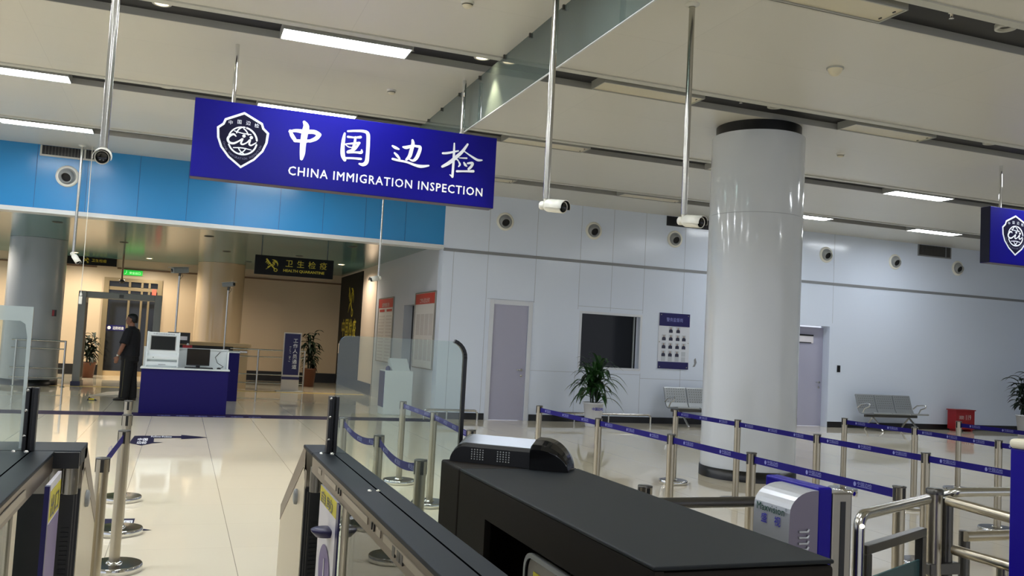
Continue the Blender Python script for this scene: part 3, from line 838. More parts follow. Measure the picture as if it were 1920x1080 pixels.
for z, xs in rows:
    for x in xs: portrait(x, z)
m = MB()
for x, z in ((10.25, 1.505), (9.755, 1.39), (9.92, 1.39), (10.09, 1.39), (10.25, 1.39)): m.box(x-0.05, x+0.05, YW-0.014, YW-0.012, z-0.05, z+0.05)
m.build('empty_slot', 'photo_grey', t)
t = thing('card_reader', 'small black card reader on the wall right of the deep door', 'card reader', (14.43, YW, 1.28))
m = MB(); m.box(14.385, 14.475, YW-0.02, YW, 1.28, 1.44); m.build('reader_body', 'black', t, bevel=0.008)
m = MB(); m.box(14.40, 14.46, YW-0.022, YW-0.02, 1.38, 1.42); m.build('reader_window', 'black_gloss', t)
t = thing('wall_stain', 'small grey smudge on the wall right of the notice board', 'stain', (10.55, YW, 1.26))
m = MB(); m.poly([(10.50, YW-0.002, 1.24), (10.56, YW-0.002, 1.25), (10.60, YW-0.002, 1.34), (10.57, YW-0.002, 1.44), (10.53, YW-0.002, 1.40), (10.54, YW-0.002, 1.31)]); o = m.build('smudge', 'grey_trim', t)
# low guard rails along the wall foot
def guard(x0, x1, label, posts):
    t = thing('guard_rail', label, 'rail', ((x0+x1)/2, 16.6, 0), 'low guard rails along the white wall')
    m = MB(); m.tube([(x0, 16.6, 0), (x0, 16.6, 0.15), (x0+0.02, 16.6, 0.185), (x0+0.06, 16.6, 0.2), (x1-0.06, 16.6, 0.2), (x1-0.02, 16.6, 0.185), (x1, 16.6, 0.15), (x1, 16.6, 0)], 0.022, 12); m.build('rail_tube', 'steel', t)
    for x in posts:
        m = MB(); m.tube([(x, 16.6, 0), (x, 16.6, 0.19)], 0.016, 10); m.build('post', 'steel', t)
guard(4.45, 5.52, 'short low steel guard rail left of the plain grey door', (4.9,))
guard(6.83, 9.35, 'long low steel guard rail behind the potted plant', (7.6, 8.37))
# ================================================================== QUEUE POSTS AND BELTS
PH = 0.862
def make_post():
    t = thing('queue_post', 'x', 'queue post', (0, 0, 0), 'steel queue posts')
    m = MB(); m.use('chrome'); m.lathe([(0.160, 0.0), (0.166, 0.004), (0.166, 0.040), (0.160, 0.046)], n=48); m.use('base_top'); m.lathe([(0.160, 0.046), (0.05, 0.048)], n=48); m.use('chrome'); m.lathe([(0.05, 0.048), (0.044, 0.056), (0.032, 0.058)], n=32); m.build('base', None, t)
    m = MB(); m.lathe([(0.032, 0.05), (0.032, PH-0.085)], n=24); m.build('post', 'post_steel', t)
    m = MB(); m.lathe([(0.034, PH-0.09), (0.034, PH-0.006)], n=24); hd = m.build('belt_head', 'post_steel', t)
    m = MB()
    for a in range(4):
        c, s = math.cos(a*pi/2), math.sin(a*pi/2)
        m.obox((0.0325*c, 0.0325*s, PH-0.045), V((c, s, 0))*0.003, V((-s, c, 0))*0.009, Z_*0.036)
    m.build('slot', 'black', hd)
    m = MB(); m.lathe([(0.037, PH-0.008), (0.037, PH-0.002), (0.033, PH), (0, PH)], n=24); m.build('cap', 'dark_steel', t)
    return t
post0 = make_post(); post_used = [False]
def belt_logo(m, o, xd, L):
    n = max(1, int(L/0.36)); g = L/n
    for k in range(n):
        c = V(o)+xd*(g*(k+0.5)-0.10)
        m.disc(c+xd*0.012+Z_*0.001, xd*0.011, Z_*0.014, 10)
        m.text('中国边检', c+xd*0.032-Z_*0.002, xd, Z_, width=0.12, height=0.022)
        m.add([c+xd*0.034-Z_*0.010, c+xd*0.15-Z_*0.010, c+xd*0.15-Z_*0.007, c+xd*0.034-Z_*0.007], [(0, 1, 2, 3)])
def queue_post(x, y, label, to=None, sag=0.0, logo=True, hs=1.0, drop=0.0):
    t = clone(post0, (x, y, 0), label)
    t.scale = (1, 1, hs)
    if to:
        a, b = V((x, y, 0)), V((to[0], to[1], 0)); d = (b-a); L = d.length; d.normalize()
        nrm = V((d.y, -d.x, 0)); n = 12 if sag else 2
        a2, L2 = a+d*0.034, L-0.078
        zc = PH-0.047; m = MB(); vs = []
        for side in (0.0008, -0.0008):
            for k in range(n+1):
                f = k/n; z = zc-sag*4*f*(1-f)-drop*f; p = a2+d*(L2*f)+nrm*side
                vs += [p+Z_*(z-0.024), p+Z_*(z+0.024)]
        q = 2*(n+1); fs = []
        for k in range(n):
            fs += [(2*k, 2*k+2, 2*k+3, 2*k+1), (q+2*k, q+2*k+1, q+2*k+3, q+2*k+2), (2*k+1, 2*k+3, q+2*k+3, q+2*k+1), (2*k, q+2*k, q+2*k+2, 2*k+2)]
        m.add(vs, fs); bl = m.build('belt', 'belt_blue', t)
        if logo:
            m = MB()
            sd = -1 if nrm.x > 0 else 1
            # both faces carry the lettering
            fd = d if (nrm.x if abs(nrm.x) > 0.1 else -1) < 0 else -d
            vis = nrm if nrm.x < 0 or (abs(nrm.x) < 0.1 and nrm.y < 0) else -nrm
            xd = Z_.cross(vis)*1.0
            st = a2 if xd.dot(d) > 0 else a2+d*L2
            if not sag: belt_logo(m, st+vis*0.002+Z_*zc, xd, L2)
            else:
                for k in range(3):
                    f = (k+0.5)/3; z = zc-sag*4*f*(1-f)
                    belt_logo(m, a2+d*(L2*f)-xd*0.1+vis*0.002+Z_*z, xd, 0.3)
            m.build('lettering', 'letter_soft', bl)
    return t
RA, RB, RC_, RD = 3.79, 5.47, 7.43, 9.1
A = [(RA, 9.22), (RA+.02, 7.76), (RA+.01, 6.39), (RA-.02, 5.26), (RA-.05, 3.87)]
al = ['farthest queue post of the row just left of the white column', 'second farthest queue post of the row left of the white column', 'queue post of the row left of the column with a chrome base visible beyond it', 'queue post in front of the base of the white column, nearest row', 'short looking queue post nearest the viewer, right of the silver scanner']
for i, p in enumerate(A): queue_post(*p, al[i], A[i+1] if i+1 < len(A) else None)
B = [(5.51, 9.19), (5.52, 7.96), (5.44, 6.62), (5.43, 5.36), (5.40, 4.05)]
bl_ = ['queue post beside the left edge of the white column, base in view', 'slim queue post standing in front of the white column, middle row', 'queue post of the middle row at the right edge of the white column', 'queue post of the middle row rising behind the corner of the steel rails', 'queue post of the middle row hidden behind the blue block at right']
for i, p in enumerate(B): queue_post(*p, bl_[i], B[i+1] if i+1 < len(B) else None)
Cc = [(7.44, 8.58), (7.48, 7.54), (7.33, 6.36), (7.30, 5.2)]
cl = ['farthest queue post of the far right row, in front of the grey bench', 'second queue post of the far right row, left of the red box', 'queue post of the far right row just left of the blue block with cream top', 'queue post of the far right row beyond the right edge']
for i, p in enumerate(Cc): queue_post(*p, cl[i], Cc[i+1] if i+1 < len(Cc) else None)
Dd = [(9.15, 8.52), (9.2, 7.1)]
queue_post(*Dd[0], 'queue post in front of the red box with its round base in full view', Dd[1]); queue_post(*Dd[1], 'queue post beyond the right edge near the red box')
E_ = [(2.26, 9.30), (2.25, 8.03), (2.11, 6.47), (2.2, 3.93)]
el = ['tall queue post seen through the middle of the glass flap, base in view', 'second queue post seen through the glass flap right of the tall one', 'queue post whose cap shows just right of the black edge of the glass flap', 'queue post whose cap shows over the dark cabinet left of the silver scanner']
for i, p in enumerate(E_): queue_post(*p, el[i], E_[i+1] if i < 2 else None)
Ff = [(1.28, 7.25), (1.31, 6.02), (1.29, 4.82)]
fl = ['farthest queue post of the row behind the left side of the glass flap', 'queue post behind the glass flap holding two sagging belts', 'nearest queue post behind the glass flap, close to the dark cabinet']
for i, p in enumerate(Ff): queue_post(*p, fl[i], Ff[i+1] if i+1 < len(Ff) else None, sag=0.05)
Ll = [(-0.385, 8.45), (-0.325, 7.14), (-0.287, 6.08), (-0.342, 5.25)]
ll = ['farthest of the steel queue posts lined up left of the floor arrow', 'second farthest queue post in the line on the left', 'queue post in the left line with its large chrome base at the bottom edge', 'queue post beside the end of the left gate cabinet']
for i, p in enumerate(Ll): queue_post(*p, ll[i], Ll[3] if i == 2 else None, logo=(i == 2), hs=0.934 if i == 3 else 1.0, drop=0.05)

def drop_tree(o):
    for ch in list(o.children): drop_tree(ch)
    bpy.data.objects.remove(o)
drop_tree(post0)      # the pattern post itself is not part of the hall
# ---- floor stickers
t = thing('floor_sticker', 'dark blue arrow sticker on the floor pointing right, beyond the post line', 'floor sticker', (-0.1, 13.0, 0))
fs_ = lambda u, v, h=0.003: V((*at(220+u/9.6, 790+v/9.6, Z=0).xy, h))
m = MB(); m.poly([fs_(*p) for p in ((310, 262), (220, 378), (220, 396), (430, 437), (650, 396), (830, 380), (650, 374), (662, 308), (605, 262))])
m.poly([fs_(*p) for p in ((605, 262), (662, 306), (1150, 302), (1150, 268))])
m.poly([fs_(*p) for p in ((1150, 246), (1150, 326), (1640, 293))]); m.build('sticker', 'sticker_blue', t)
m = MB(); a, b = fs_(365, 345), fs_(540, 345)
for row, wd in ((-0.02, '中国'), (-0.36, '边检')): m.text(wd, (a.x, a.y+row, 0.004), X_, Y_, width=b.x-a.x, height=0.28, weight=0.02)
a, b = fs_(605, 294), fs_(980, 296); m.text('Follow Follow', (a.x, a.y+0.02, 0.004), X_, Y_, width=b.x-a.x, height=0.16, weight=0.01); m.build('lettering', 'letter_white', t)
t = thing('floor_sticker', 'dark blue sticker on the floor behind the round base of a queue post', 'floor sticker', (-0.34, 7.5, 0))
m = MB(); m.poly([V((x, y, 0.003)) for x, y in ((-0.46, 7.67), (-0.235, 7.66), (-0.24, 7.34), (-0.10, 7.22), (-0.24, 7.2), (-0.34, 7.0), (-0.46, 7.2))]); m.build('sticker', 'sticker_blue', t)
m = MB(); m.text('中国', (-0.38, 7.45, 0.004), X_, Y_, width=0.13, height=0.15, weight=0.03); m.text('边检', (-0.38, 7.27, 0.004), X_, Y_, width=0.13, height=0.15, weight=0.03); m.build('lettering', 'letter_white', t)

# ================================================================== SEATS, PLANTS AND SMALL THINGS BY THE WHITE WALL
def bench(x0, y, n, label):
    t = thing('bench', label, 'bench seat', (x0, y, 0), 'metal waiting benches')
    w = 0.54; L = n*w
    m = MB(); m.box(x0+0.05, x0+L-0.05, y-0.03, y+0.03, 0.30, 0.36); m.build('beam', 'dark_steel', t, bevel=0.006)
    for i in range(n):
        xa, xb = x0+i*w+0.012, x0+(i+1)*w-0.012
        prof = [(-0.34, 0.405), (-0.31, 0.425), (-0.10, 0.40), (0.06, 0.385), (0.12, 0.40), (0.17, 0.48), (0.27, 0.78), (0.285, 0.80)]
        back = [(a+0.022, b-0.022) for a, b in reversed(prof)]
        m = MB(); m.prism(prof+back, lambda a, b: V((xa, y+a, b)), lambda a, b: V((xb, y+a, b))); m.build('seat', 'seat_grey', t)
        m = MB()
        for r_ in range(6):
            for c_ in range(8):
                cx = xa+0.06+(xb-xa-0.12)*c_/7; f = r_/5
                m.disc((cx, y+0.176+0.085*f-0.001, 0.50+0.26*f), X_*0.008, V((0, 0.003, 0.009)), 6)
        m.build('perforation', 'slot_dark', t, props={'kind': 'stuff'})
    for x in (x0+0.28, x0+L-0.28):
        m = MB(); m.tube([(x, y-0.33, 0.01), (x, y-0.22, 0.12), (x, y, 0.30)], 0.022, 10); m.tube([(x, y+0.25, 0.01), (x, y+0.15, 0.14), (x, y, 0.30)], 0.022, 10); m.build('leg', 'chrome', t)
    for x in (x0-0.01, x0+L+0.01):
        m = MB(); m.tube([(x, y+0.17, 0.50), (x, y+0.05, 0.585), (x, y-0.14, 0.61), (x, y-0.22, 0.595), (x, y-0.2, 0.55), (x, y-0.06, 0.50), (x, y, 0.40)], 0.016, 10); m.build('armrest', 'chrome', t)
    return t
bench(9.66, 16.38, 3, 'pale metal bench partly hidden by the left side of the white column')
bench(14.72, 16.38, 3, 'grey metal three seat bench left of the red box')
t = thing('fire_box', 'red box with white marks standing on the floor right of the grey bench', 'fire extinguisher box', (17.9, 16.6, 0))
m = MB(); m.box(17.61, 18.20, 16.48, 16.74, 0.05, 0.50); m.build('cabinet', 'red', t, bevel=0.006)
m = MB(); m.box(17.59, 18.22, 16.46, 16.76, 0.50, 0.525); m.build('lid', 'red', t, bevel=0.004)
m = MB()
for x in (17.66, 18.10): m.box(x, x+0.06, 16.5, 16.72, 0, 0.05)
m.build('foot', 'red', t)
m = MB(); m.text('消防', (17.70, 16.478, 0.30), X_, Z_, width=0.16, height=0.09); m.text('119', (17.92, 16.478, 0.28), X_, Z_, width=0.16, height=0.12); m.build('lettering', 'poster_white', t)

def leaf_strip(m, base, az, L, rise, droop, w, n=8, fold=0.25):
    """one arching blade: starts at base, heads out at az, rises, then droops"""
    dx, dy = math.cos(az), math.sin(az); sx, sy = -dy, dx; vs = []
    for i in range(n+1):
        f = i/n; r = L*(0.08*f+0.92*f*(0.75+0.25*f)); z = rise*(1-(1-f)**2)*1.0-droop*f**3
        ww = w*math.sin(pi*min(1, f*0.93+0.06))**0.8
        c = V(base)+V((dx*r, dy*r, z))
        vs += [c+V((sx*ww, sy*ww, fold*ww)), c, c-V((sx*ww, sy*ww, -fold*ww))]
    fs = []
    for i in range(n):
        a = 3*i; fs += [(a, a+1, a+4, a+3), (a+1, a+2, a+5, a+4)]
    m.add(vs, fs, True)
def arching_plant(x, y, label, k=1.0, s=1):
    random.seed(s)
    t = thing('potted_plant', label, 'potted plant', (x, y, 0), 'green plants in white pots')
    m = MB(); m.lathe([(0, 0), (0.145, 0), (0.15, 0.02), (0.195, 0.44), (0.215, 0.445), (0.215, 0.475), (0.185, 0.475), (0.18, 0.42)], t.location, n=32); p = m.build('pot', 'pot_white', t)
    m = MB(); m.lathe([(0, 0.43), (0.182, 0.43)], t.location, n=24); m.build('soil', 'soil', t)
    m = MB(); m.text('中国边检', (x-0.12, y-0.198, 0.33), X_, Z_, width=0.24, height=0.06, weight=0.02); m.build('lettering', 'blue_text', p)
    m = MB(); st = []
    for j in range(5):
        a = j*1.26+0.3; q = V((x+0.05*math.cos(a), y+0.05*math.sin(a), 0.42)); e = q+V((0.05*math.cos(a), 0.05*math.sin(a), 0.28+0.09*j)); m.tube([q, (q+e)/2, e], 0.013, 7); st.append(e)
    m.build('stem', 'leaf_dark', t)
    m = MB()
    for j, e in enumerate(st):
        for i in range(17):
            az = i*2.39996+j*0.7+random.uniform(-.25, .25); h = i/16
            leaf_strip(m, (e.x, e.y, e.z-0.25+0.27*h), az, k*random.uniform(0.46, 0.66)*(1-0.40*h), 0.20+0.24*h, random.uniform(0.30, 0.46)*(1-0.65*h), 0.042, 8)
    m.build('foliage', 'leaf', t)
    return t
arching_plant(7.70, 15.95, 'potted plant with long drooping leaves in a white pot below the dark window', 1.0, 3)
def bushy_plant(x, y, label, s, h0, h1, rad, pot, leafmat):
    random.seed(s)
    t = thing('potted_plant', label, 'potted plant', (x, y, 0))
    m = MB(); m.lathe([(0, 0), (0.15, 0), (0.2, h0), (0.215, h0), (0.215, h0+0.03), (0.18, h0+0.03), (0.175, h0-0.03)], t.location, n=28); m.build('pot', pot, t)
    m = MB(); m.lathe([(0, h0-0.03), (0.176, h0-0.03)], t.location, n=20); m.build('soil', 'soil', t)
    m = MB()
    stems = []
    for j in range(6):
        a = j*1.05; top = V((x+rad*0.35*math.cos(a), y+rad*0.35*math.sin(a), h0+(h1-h0)*(0.6+0.07*j))); m.tube([(x+0.04*math.cos(a), y+0.04*math.sin(a), h0-0.03), (V((x, y, h0))+top)/2, top], [0.012, 0.010, 0.006], 6); stems.append(top)
    m.build('stem', 'leaf_dark', t)
    m = MB()
    for tp in stems:
        for i in range(16):
            f = i/15; c = V((x, y, h0)).lerp(tp, 0.15+0.85*f); az = i*2.4+random.random()
            leaf_strip(m, c, az, rad*random.uniform(0.5, 0.85), random.uniform(0.0, 0.16), random.uniform(0.05, 0.25), random.uniform(0.04, 0.06), 6, 0.3)
    m.build('foliage', leafmat, t)
    return t
bushy_plant(19.05, 15.8, 'bushy green plant in a white pot cut by the right edge', 5, 0.46, 1.62, 0.5, 'pot_white', 'leaf_dark')

# ================================================================== FARTHER ROOM
t = thing('inspection_desk', 'purple blue inspection desk carrying the white kiosk, beside the standing man', 'desk', (0.12, 16.78, 0))
m = MB(); m.box(-0.60, 0.845, 16.74, 17.25, 0.0, 0.775); m.build('desk_front', 'desk_blue', t, bevel=0.004)
m = MB(); m.box(-0.62, 0.865, 16.72, 17.3, 0.775, 0.80); m.build('worktop', 'desk_white', t, bevel=0.004)
m = MB(); m.box(-0.60, 0.845, 17.27, 17.30, 0.80, 1.13); m.box(0.82, 0.845, 17.0, 17.27, 0.80, 1.11); m.box(-0.60, 0.845, 17.25, 17.31, 1.13, 1.15); m.build('privacy_screen', 'desk_white', t)
t = thing('kiosk', 'white self-service kiosk with dark screen standing on the purple desk', 'kiosk', (-0.28, 16.95, 0.8))
yk = 16.93
side = [(yk, 0.80), (yk-0.02, 0.83), (yk-0.02, 0.88), (yk+0.06, 0.905), (yk-0.0, 0.94), (yk-0.0, 0.985), (yk+0.09, 1.02), (yk+0.09, 1.06), (yk+0.13, 1.41), (yk+0.28, 1.41), (yk+0.28, 0.80)]
m = MB(); m.prism(side, lambda a, b: V((-0.53, a, b)), lambda a, b: V((-0.035, a, b))); m.build('kiosk_body', 'desk_white', t)
m = MB()
for x0, x1 in ((-0.555, -0.53), (-0.035, -0.01)): m.prism([(yk-0.025, 0.80), (yk-0.03, 0.98), (yk+0.06, 1.06), (yk+0.10, 1.42), (yk+0.29, 1.42), (yk+0.29, 0.80)], lambda a, b: V((x0, a, b)), lambda a, b: V((x1, a, b)))
m.build('side_panel', 'desk_white', t)
sl = lambda u, z, o=0.0: V((u, yk+0.09+(z-1.06)/0.35*0.04-o, z))
m = MB(); m.poly([sl(-0.50, 1.09, 0.004), sl(-0.068, 1.09, 0.004), sl(-0.068, 1.355, 0.004), sl(-0.50, 1.355, 0.004)]); m.build('screen_frame', 'grey_plastic', t)
m = MB(); m.poly([sl(-0.485, 1.103, 0.007), sl(-0.083, 1.103, 0.007), sl(-0.083, 1.34, 0.007), sl(-0.485, 1.34, 0.007)]); m.build('screen', 'screen', t)
m = MB(); m.text('中国边检自助查验台', sl(-0.46, 1.372, 0.006), X_, Z_, width=0.36, height=0.026); m.build('lettering', 'navy_label', t)
m = MB(); m.box(-0.34, -0.22, yk-0.024, yk-0.018, 0.84, 0.85); m.build('card_slot', 'grey_trim', t)
m = MB(); m.lathe([(0, 0.006), (0.008, 0.006), (0.008, 0)], (-0.43, yk-0.001, 0.965), (0, -1, 0), 10); m.build('button', 'black', t)
t = thing('monitor', 'black flat monitor on the purple desk right of the white kiosk', 'monitor', (0.33, 17.1, 0.8))
m = MB(); m.box(0.125, 0.52, 17.06, 17.085, 0.845, 1.145); m.build('monitor_case', 'black', t, bevel=0.004)
m = MB(); m.box(0.135, 0.51, 17.057, 17.061, 0.865, 1.135); m.build('screen', 'gate_dark', t)
m = MB(); m.box(0.29, 0.36, 17.085, 17.11, 0.82, 0.95); m.box(0.22, 0.43, 17.02, 17.16, 0.80, 0.815); m.box(0.29, 0.36, 17.05, 17.1, 0.81, 0.85); m.build('stand', 'black_gloss', t)
t = thing('keyboard', 'black keyboard in front of the monitor on the purple desk', 'keyboard', (0.33, 16.9, 0.8))
m = MB(); m.box(0.10, 0.58, 16.84, 16.98, 0.80, 0.818); m.build('keyboard_case', 'black', t, bevel=0.004)
m = MB()
for r_ in range(4):
    for c_ in range(14): m.box(0.115+c_*0.033, 0.142+c_*0.033, 16.85+r_*0.031, 16.875+r_*0.031, 0.818, 0.823)
m.build('keys', 'black_gloss', t, props={'kind': 'stuff'})
t = thing('mouse', 'black computer mouse with its cable at the right end of the desk', 'computer mouse', (0.68, 16.92, 0.8))
m = MB(); m.lathe([(0.034, 0), (0.034, 0.012), (0.024, 0.026), (0, 0.031)], (0.68, 16.92, 0.80), n=16); m.build('mouse_body', 'black', t)
m = MB(); m.tube([(0.70, 16.95, 0.81), (0.76, 17.05, 0.84), (0.66, 17.2, 0.90), (0.62, 17.24, 1.0), (0.70, 17.25, 1.10)], 0.006, 6); m.build('cable', 'black', t)
t = thing('inspection_desk', 'second purple block half hidden behind the right end of the purple desk', 'desk', (1.05, 20.2, 0))
m = MB(); m.box(-0.35, 1.21, 20.0, 20.8, 0.0, 1.03); m.build('desk_front', 'desk_blue', t, bevel=0.004)
m = MB(); m.box(-0.37, 1.22, 19.98, 20.82, 1.03, 1.06); m.build('worktop', 'desk_white', t, bevel=0.004)
t = thing('monitor', 'black monitor with a white label behind the white kiosk', 'monitor', (0.0, 20.3, 1.06))
m = MB(); m.box(-0.26, 0.185, 20.1, 20.14, 1.17, 1.41); m.build('monitor_case', 'black', t, bevel=0.004)
m = MB(); m.box(-0.01, 0.13, 20.095, 20.1, 1.25, 1.33); m.build('label', 'white_label', t)
m = MB(); m.box(-0.07, -0.01, 20.14, 20.18, 1.07, 1.3); m.box(-0.15, 0.07, 20.06, 20.26, 1.06, 1.075); m.build('stand', 'black', t)
t = thing('tissue_box', 'small red and white box behind the upper right corner of the white kiosk', 'box', (0.13, 20.05, 1.06))
m = MB(); m.box(0.05, 0.24, 19.985, 20.05, 1.06, 1.15); m.build('box_body', 'red', t, bevel=0.003)
m = MB(); m.lathe([(0.03, 0), (0.03, 0.03), (0.02, 0.07), (0, 0.08)], (0.15, 20.02, 1.115), n=12); m.build('tissue', 'desk_white', t)
# counter with baggage conveyor behind the desk
t = thing('conveyor_counter', 'long beige counter with dark front behind the desk', 'counter', (0.8, 24.6, 0))
m = MB(); m.box(-0.3, 1.75, 24.3, 25.0, 1.08, 1.17); m.build('worktop', 'conveyor', t, bevel=0.01)
m = MB(); m.box(-0.2, 1.3, 24.4, 24.95, 0.0, 1.08); m.build('counter_body', 'black', t)
m = MB(); m.box(1.3, 1.68, 24.4, 24.95, 0.0, 1.08); m.build('end_panel', 'conveyor', t)
m = MB(); m.box(-0.2, 1.66, 24.38, 24.4, 0.94, 0.98); m.build('edge_strip', 'steel', t)
for o_ in list(C.objects):
    if o_.parent is None and o_.name.split('.')[0] in ('kiosk', 'monitor', 'keyboard', 'mouse', 'tissue_box'): o_.location.z += 0.002
# staff-only board
t = thing('floor_sign', 'blue floor-standing sign board with white vertical characters by the steel railing', 'sign', (2.72, 23.66, 0))
m = MB(); m.box(2.50, 2.945, 23.64, 23.70, 0.02, 1.53); m.build('board', 'poster_white', t, bevel=0.006)
m = MB(); m.box(2.525, 2.915, 23.632, 23.64, 0.44, 1.50); pn = m.build('panel', 'plaque_blue', t)
m = MB()
for i, ch in enumerate('工作人员通道'): m.text(ch, (2.80, 23.629, 1.28-i*0.135), X_, Z_, size=0.125, align='C', weight=0.012)
for i, ch in enumerate('Staff Only'):
    if ch != ' ': m.text(ch, (2.655, 23.629, 1.18-i*0.042), Z_*-1, X_, size=0.06)
m.build('lettering', 'letter_white', pn)
m = MB(); m.box(2.50, 2.945, 23.632, 23.64, 0.32, 0.39); m.build('band', 'plaque_blue', t)
m = MB(); m.box(2.38, 3.06, 23.48, 23.86, 0, 0.03); m.build('foot_plate', 'silver_trim', t, bevel=0.006)
# steel railings
def railing(x0, x1, y, posts, label):
    t = thing('railing', label, 'railing', ((x0+x1)/2, y, 0), 'steel railings in the farther room')
    for x in posts:
        m = MB(); m.tube([(x, y, 0.012), (x, y, 1.06)], 0.024, 12); m.lathe([(0.05, 0), (0.05, 0.012), (0.025, 0.012)], (x, y, 0), n=16); m.build('post', 'steel', t)
    for z in (1.05, 0.87, 0.42, 0.20):
        m = MB(); m.tube([(x0, y, z), (x1, y, z)], 0.02 if z > 1 else 0.015, 10); m.build('rail', 'steel', t)
railing(1.2, 3.09, 23.78, (1.90, 3.07), 'steel railing behind the blue floor sign board')
railing(-3.6, -2.47, 23.0, (-3.5, -2.49), 'short steel railing end beside the grey column')
bushy_plant(3.55, 26.3, 'dark leafy plant in a brown pot behind the blue floor sign', 9, 0.5, 1.62, 0.42, 'pot_brown', 'leaf_dark')
bushy_plant(-2.35, 27.2, 'dark bamboo like plant behind the steel railing at left', 11, 0.4, 1.25, 0.4, 'pot_brown', 'leaf_dark')
# metal detector arch
t = thing('metal_detector', 'grey walk-through metal detector arch behind the standing man', 'metal detector', (-1.42, 23.8, 0))
for x0, x1 in ((-2.36, -2.19), (-0.66, -0.50)):
    m = MB(); m.box(x0, x1, 23.55, 24.15, 0.10, 2.27); p = m.build('side_panel', 'grey_plastic', t, bevel=0.012)
    m = MB(); m.box(x0-0.02, x1+0.02, 23.5, 24.2, 0, 0.11); m.build('foot', 'navy_label', p)
    m = MB(); xi = x1+0.002 if x0 < -1 else x0-0.002; m.box(min(xi, xi), max(xi, xi)+0.001, 23.62, 24.08, 0.2, 2.0); m.build('inner_strip', 'slot_dark', p)
m = MB(); m.box(-2.19, -0.66, 23.60, 24.1, 2.12, 2.27); b = m.build('crossbar', 'grey_plastic', t, bevel=0.012)
m = MB(); m.box(-1.47, -1.37, 23.594, 23.6, 2.15, 2.23); m.build('display', 'olive_screen', b)
# thermal cameras on tall stands
def stand_cam(x, y, zh, aim, label, r=0.022, k=1.0):
    t = thing('camera_stand', label, 'camera on stand', (x, y, 0), 'cameras on tall floor stands')
    m = MB(); m.tube([(x, y, 0.02), (x, y, zh-0.12)], r, 14); m.build('pole', 'steel', t)
    m = MB(); m.lathe([(0.2, 0), (0.2, 0.02), (0.04, 0.03), (0.03, 0.06)], (x, y, 0), n=28); m.build('base', 'dark_steel', t)
    d = V(aim).normalized(); s = d.cross(Z_).normalized(); u = s.cross(d); c = V((x, y, zh))
    m = MB(); m.obox(c, d*0.17*k, s*0.075*k, u*0.06*k); b = m.build('camera_body', 'grey_plastic', t, bevel=0.015)
    m = MB(); m.obox(c+u*0.068*k+d*0.02, d*0.2*k, s*0.085*k, u*0.006); m.build('sun_shield', 'lip', t)
    m = MB(); m.lathe([(0.035, 0), (0.035, 0.02), (0, 0.02)], c+d*0.165*k, d, 16); m.build('lens', 'lens', b)
    m = MB(); m.tube([(x, y, zh-0.13), (x+0.01, y, zh-0.05)], 0.03, 10); m.tube([(x+0.03, y-0.02, zh-0.03), (x+0.07, y-0.02, zh-0.12), (x+0.02, y, zh-0.2)], 0.006, 6); m.build('bracket', 'dark_steel', t)
stand_cam(-0.124, 21.25, 2.79, (-0.9, -0.4, -0.1), 'grey camera on a tall stand left of the beige column', k=1.05)
stand_cam(0.95, 21.6, 2.56, (0.85, -0.5, 0.1), 'smaller grey camera on a tall stand in front of the beige column', 0.018, 0.8)
# hanging quarantine sign
def key_emblem(m, o, xd, yd, k):
    f = lambda u, v: V(o)+xd*(u*k)+yd*(v*k)
    m.stroke([(-0.85, 0.95, 0.30), (-0.2, 0.2, 0.24), (0.55, -0.6, 0.22)], f)
    for a in range(12):
        p, q = a*pi/6, (a+1)*pi/6; m.poly([f(0.72+0.34*math.cos(p), -0.8+0.3*math.sin(p)), f(0.72+0.34*math.cos(q), -0.8+0.3*math.sin(q)), f(0.72+0.2*math.cos(q), -0.8+0.17*math.sin(q)), f(0.72+0.2*math.cos(p), -0.8+0.17*math.sin(p))])
    for q in ((-0.9, 0.45), (-0.68, 0.28), (-0.46, 0.1)): m.stroke([(q[0]+0.15, q[1]+0.3, 0.14), (q[0]-0.08, q[1]-0.02, 0.14)], f)
    m.stroke([(-0.9, -0.75, 0.06), (-0.35, -0.3, 0.12), (0.5, 0.45, 0.12), (0.9, 0.75, 0.08)], f)
    m.stroke([(0.05, 0.95, 0.06), (0.55, 0.80, 0.26), (0.98, 0.35, 0.2), (1.0, -0.1, 0.05)], f)
    m.stroke([(0.2, -0.1, 0.12), (0.5, 0.2, 0.12), (0.15, 0.5, 0.12), (0.5, 0.65, 0.1)], f)
    m.stroke([(-0.55, -0.4, 0.3), (-0.3, -0.15, 0.18)], f)
t = thing('hanging_sign', 'black hanging sign with yellow key emblem and quarantine wording', 'sign', (2.22, 19.85, 2.76))
m = MB(); m.box(1.38, 3.06, 19.85, 19.95, 2.755, 3.17); m.build('sign_box', 'quarantine_black', t, bevel=0.004)
for x in (1.51, 2.92):
    m = MB(); m.tube([(x, 19.9, 3.17), (x, 19.9, ZF)], 0.014, 8); m.build('hanger_pole', 'dark_steel', t)
m = MB(); key_emblem(m, (1.73, 19.847, 2.965), X_, Z_, 0.125); m.build('key_emblem', 'quarantine_yellow', t)
m = MB()
for i, ch in enumerate('卫生检疫'): m.text(ch, (2.10+i*0.245, 19.847, 2.965), X_, Z_, size=0.17, align='C', weight=-0.0)
m.text('HEALTH QUARANTINE', (1.985, 19.847, 2.845), X_, Z_, width=0.88, height=0.065, weight=0.03); m.build('lettering', 'quarantine_yellow', t)
t = thing('wall_sign', 'long black sign high on the beige back wall at left', 'sign', (-2.5, YB, 3.2))
m = MB(); m.box(-3.3, -1.93, YB-0.08, YB, 3.20, 3.45-0.03); m.build('sign_box', 'quarantine_black', t)
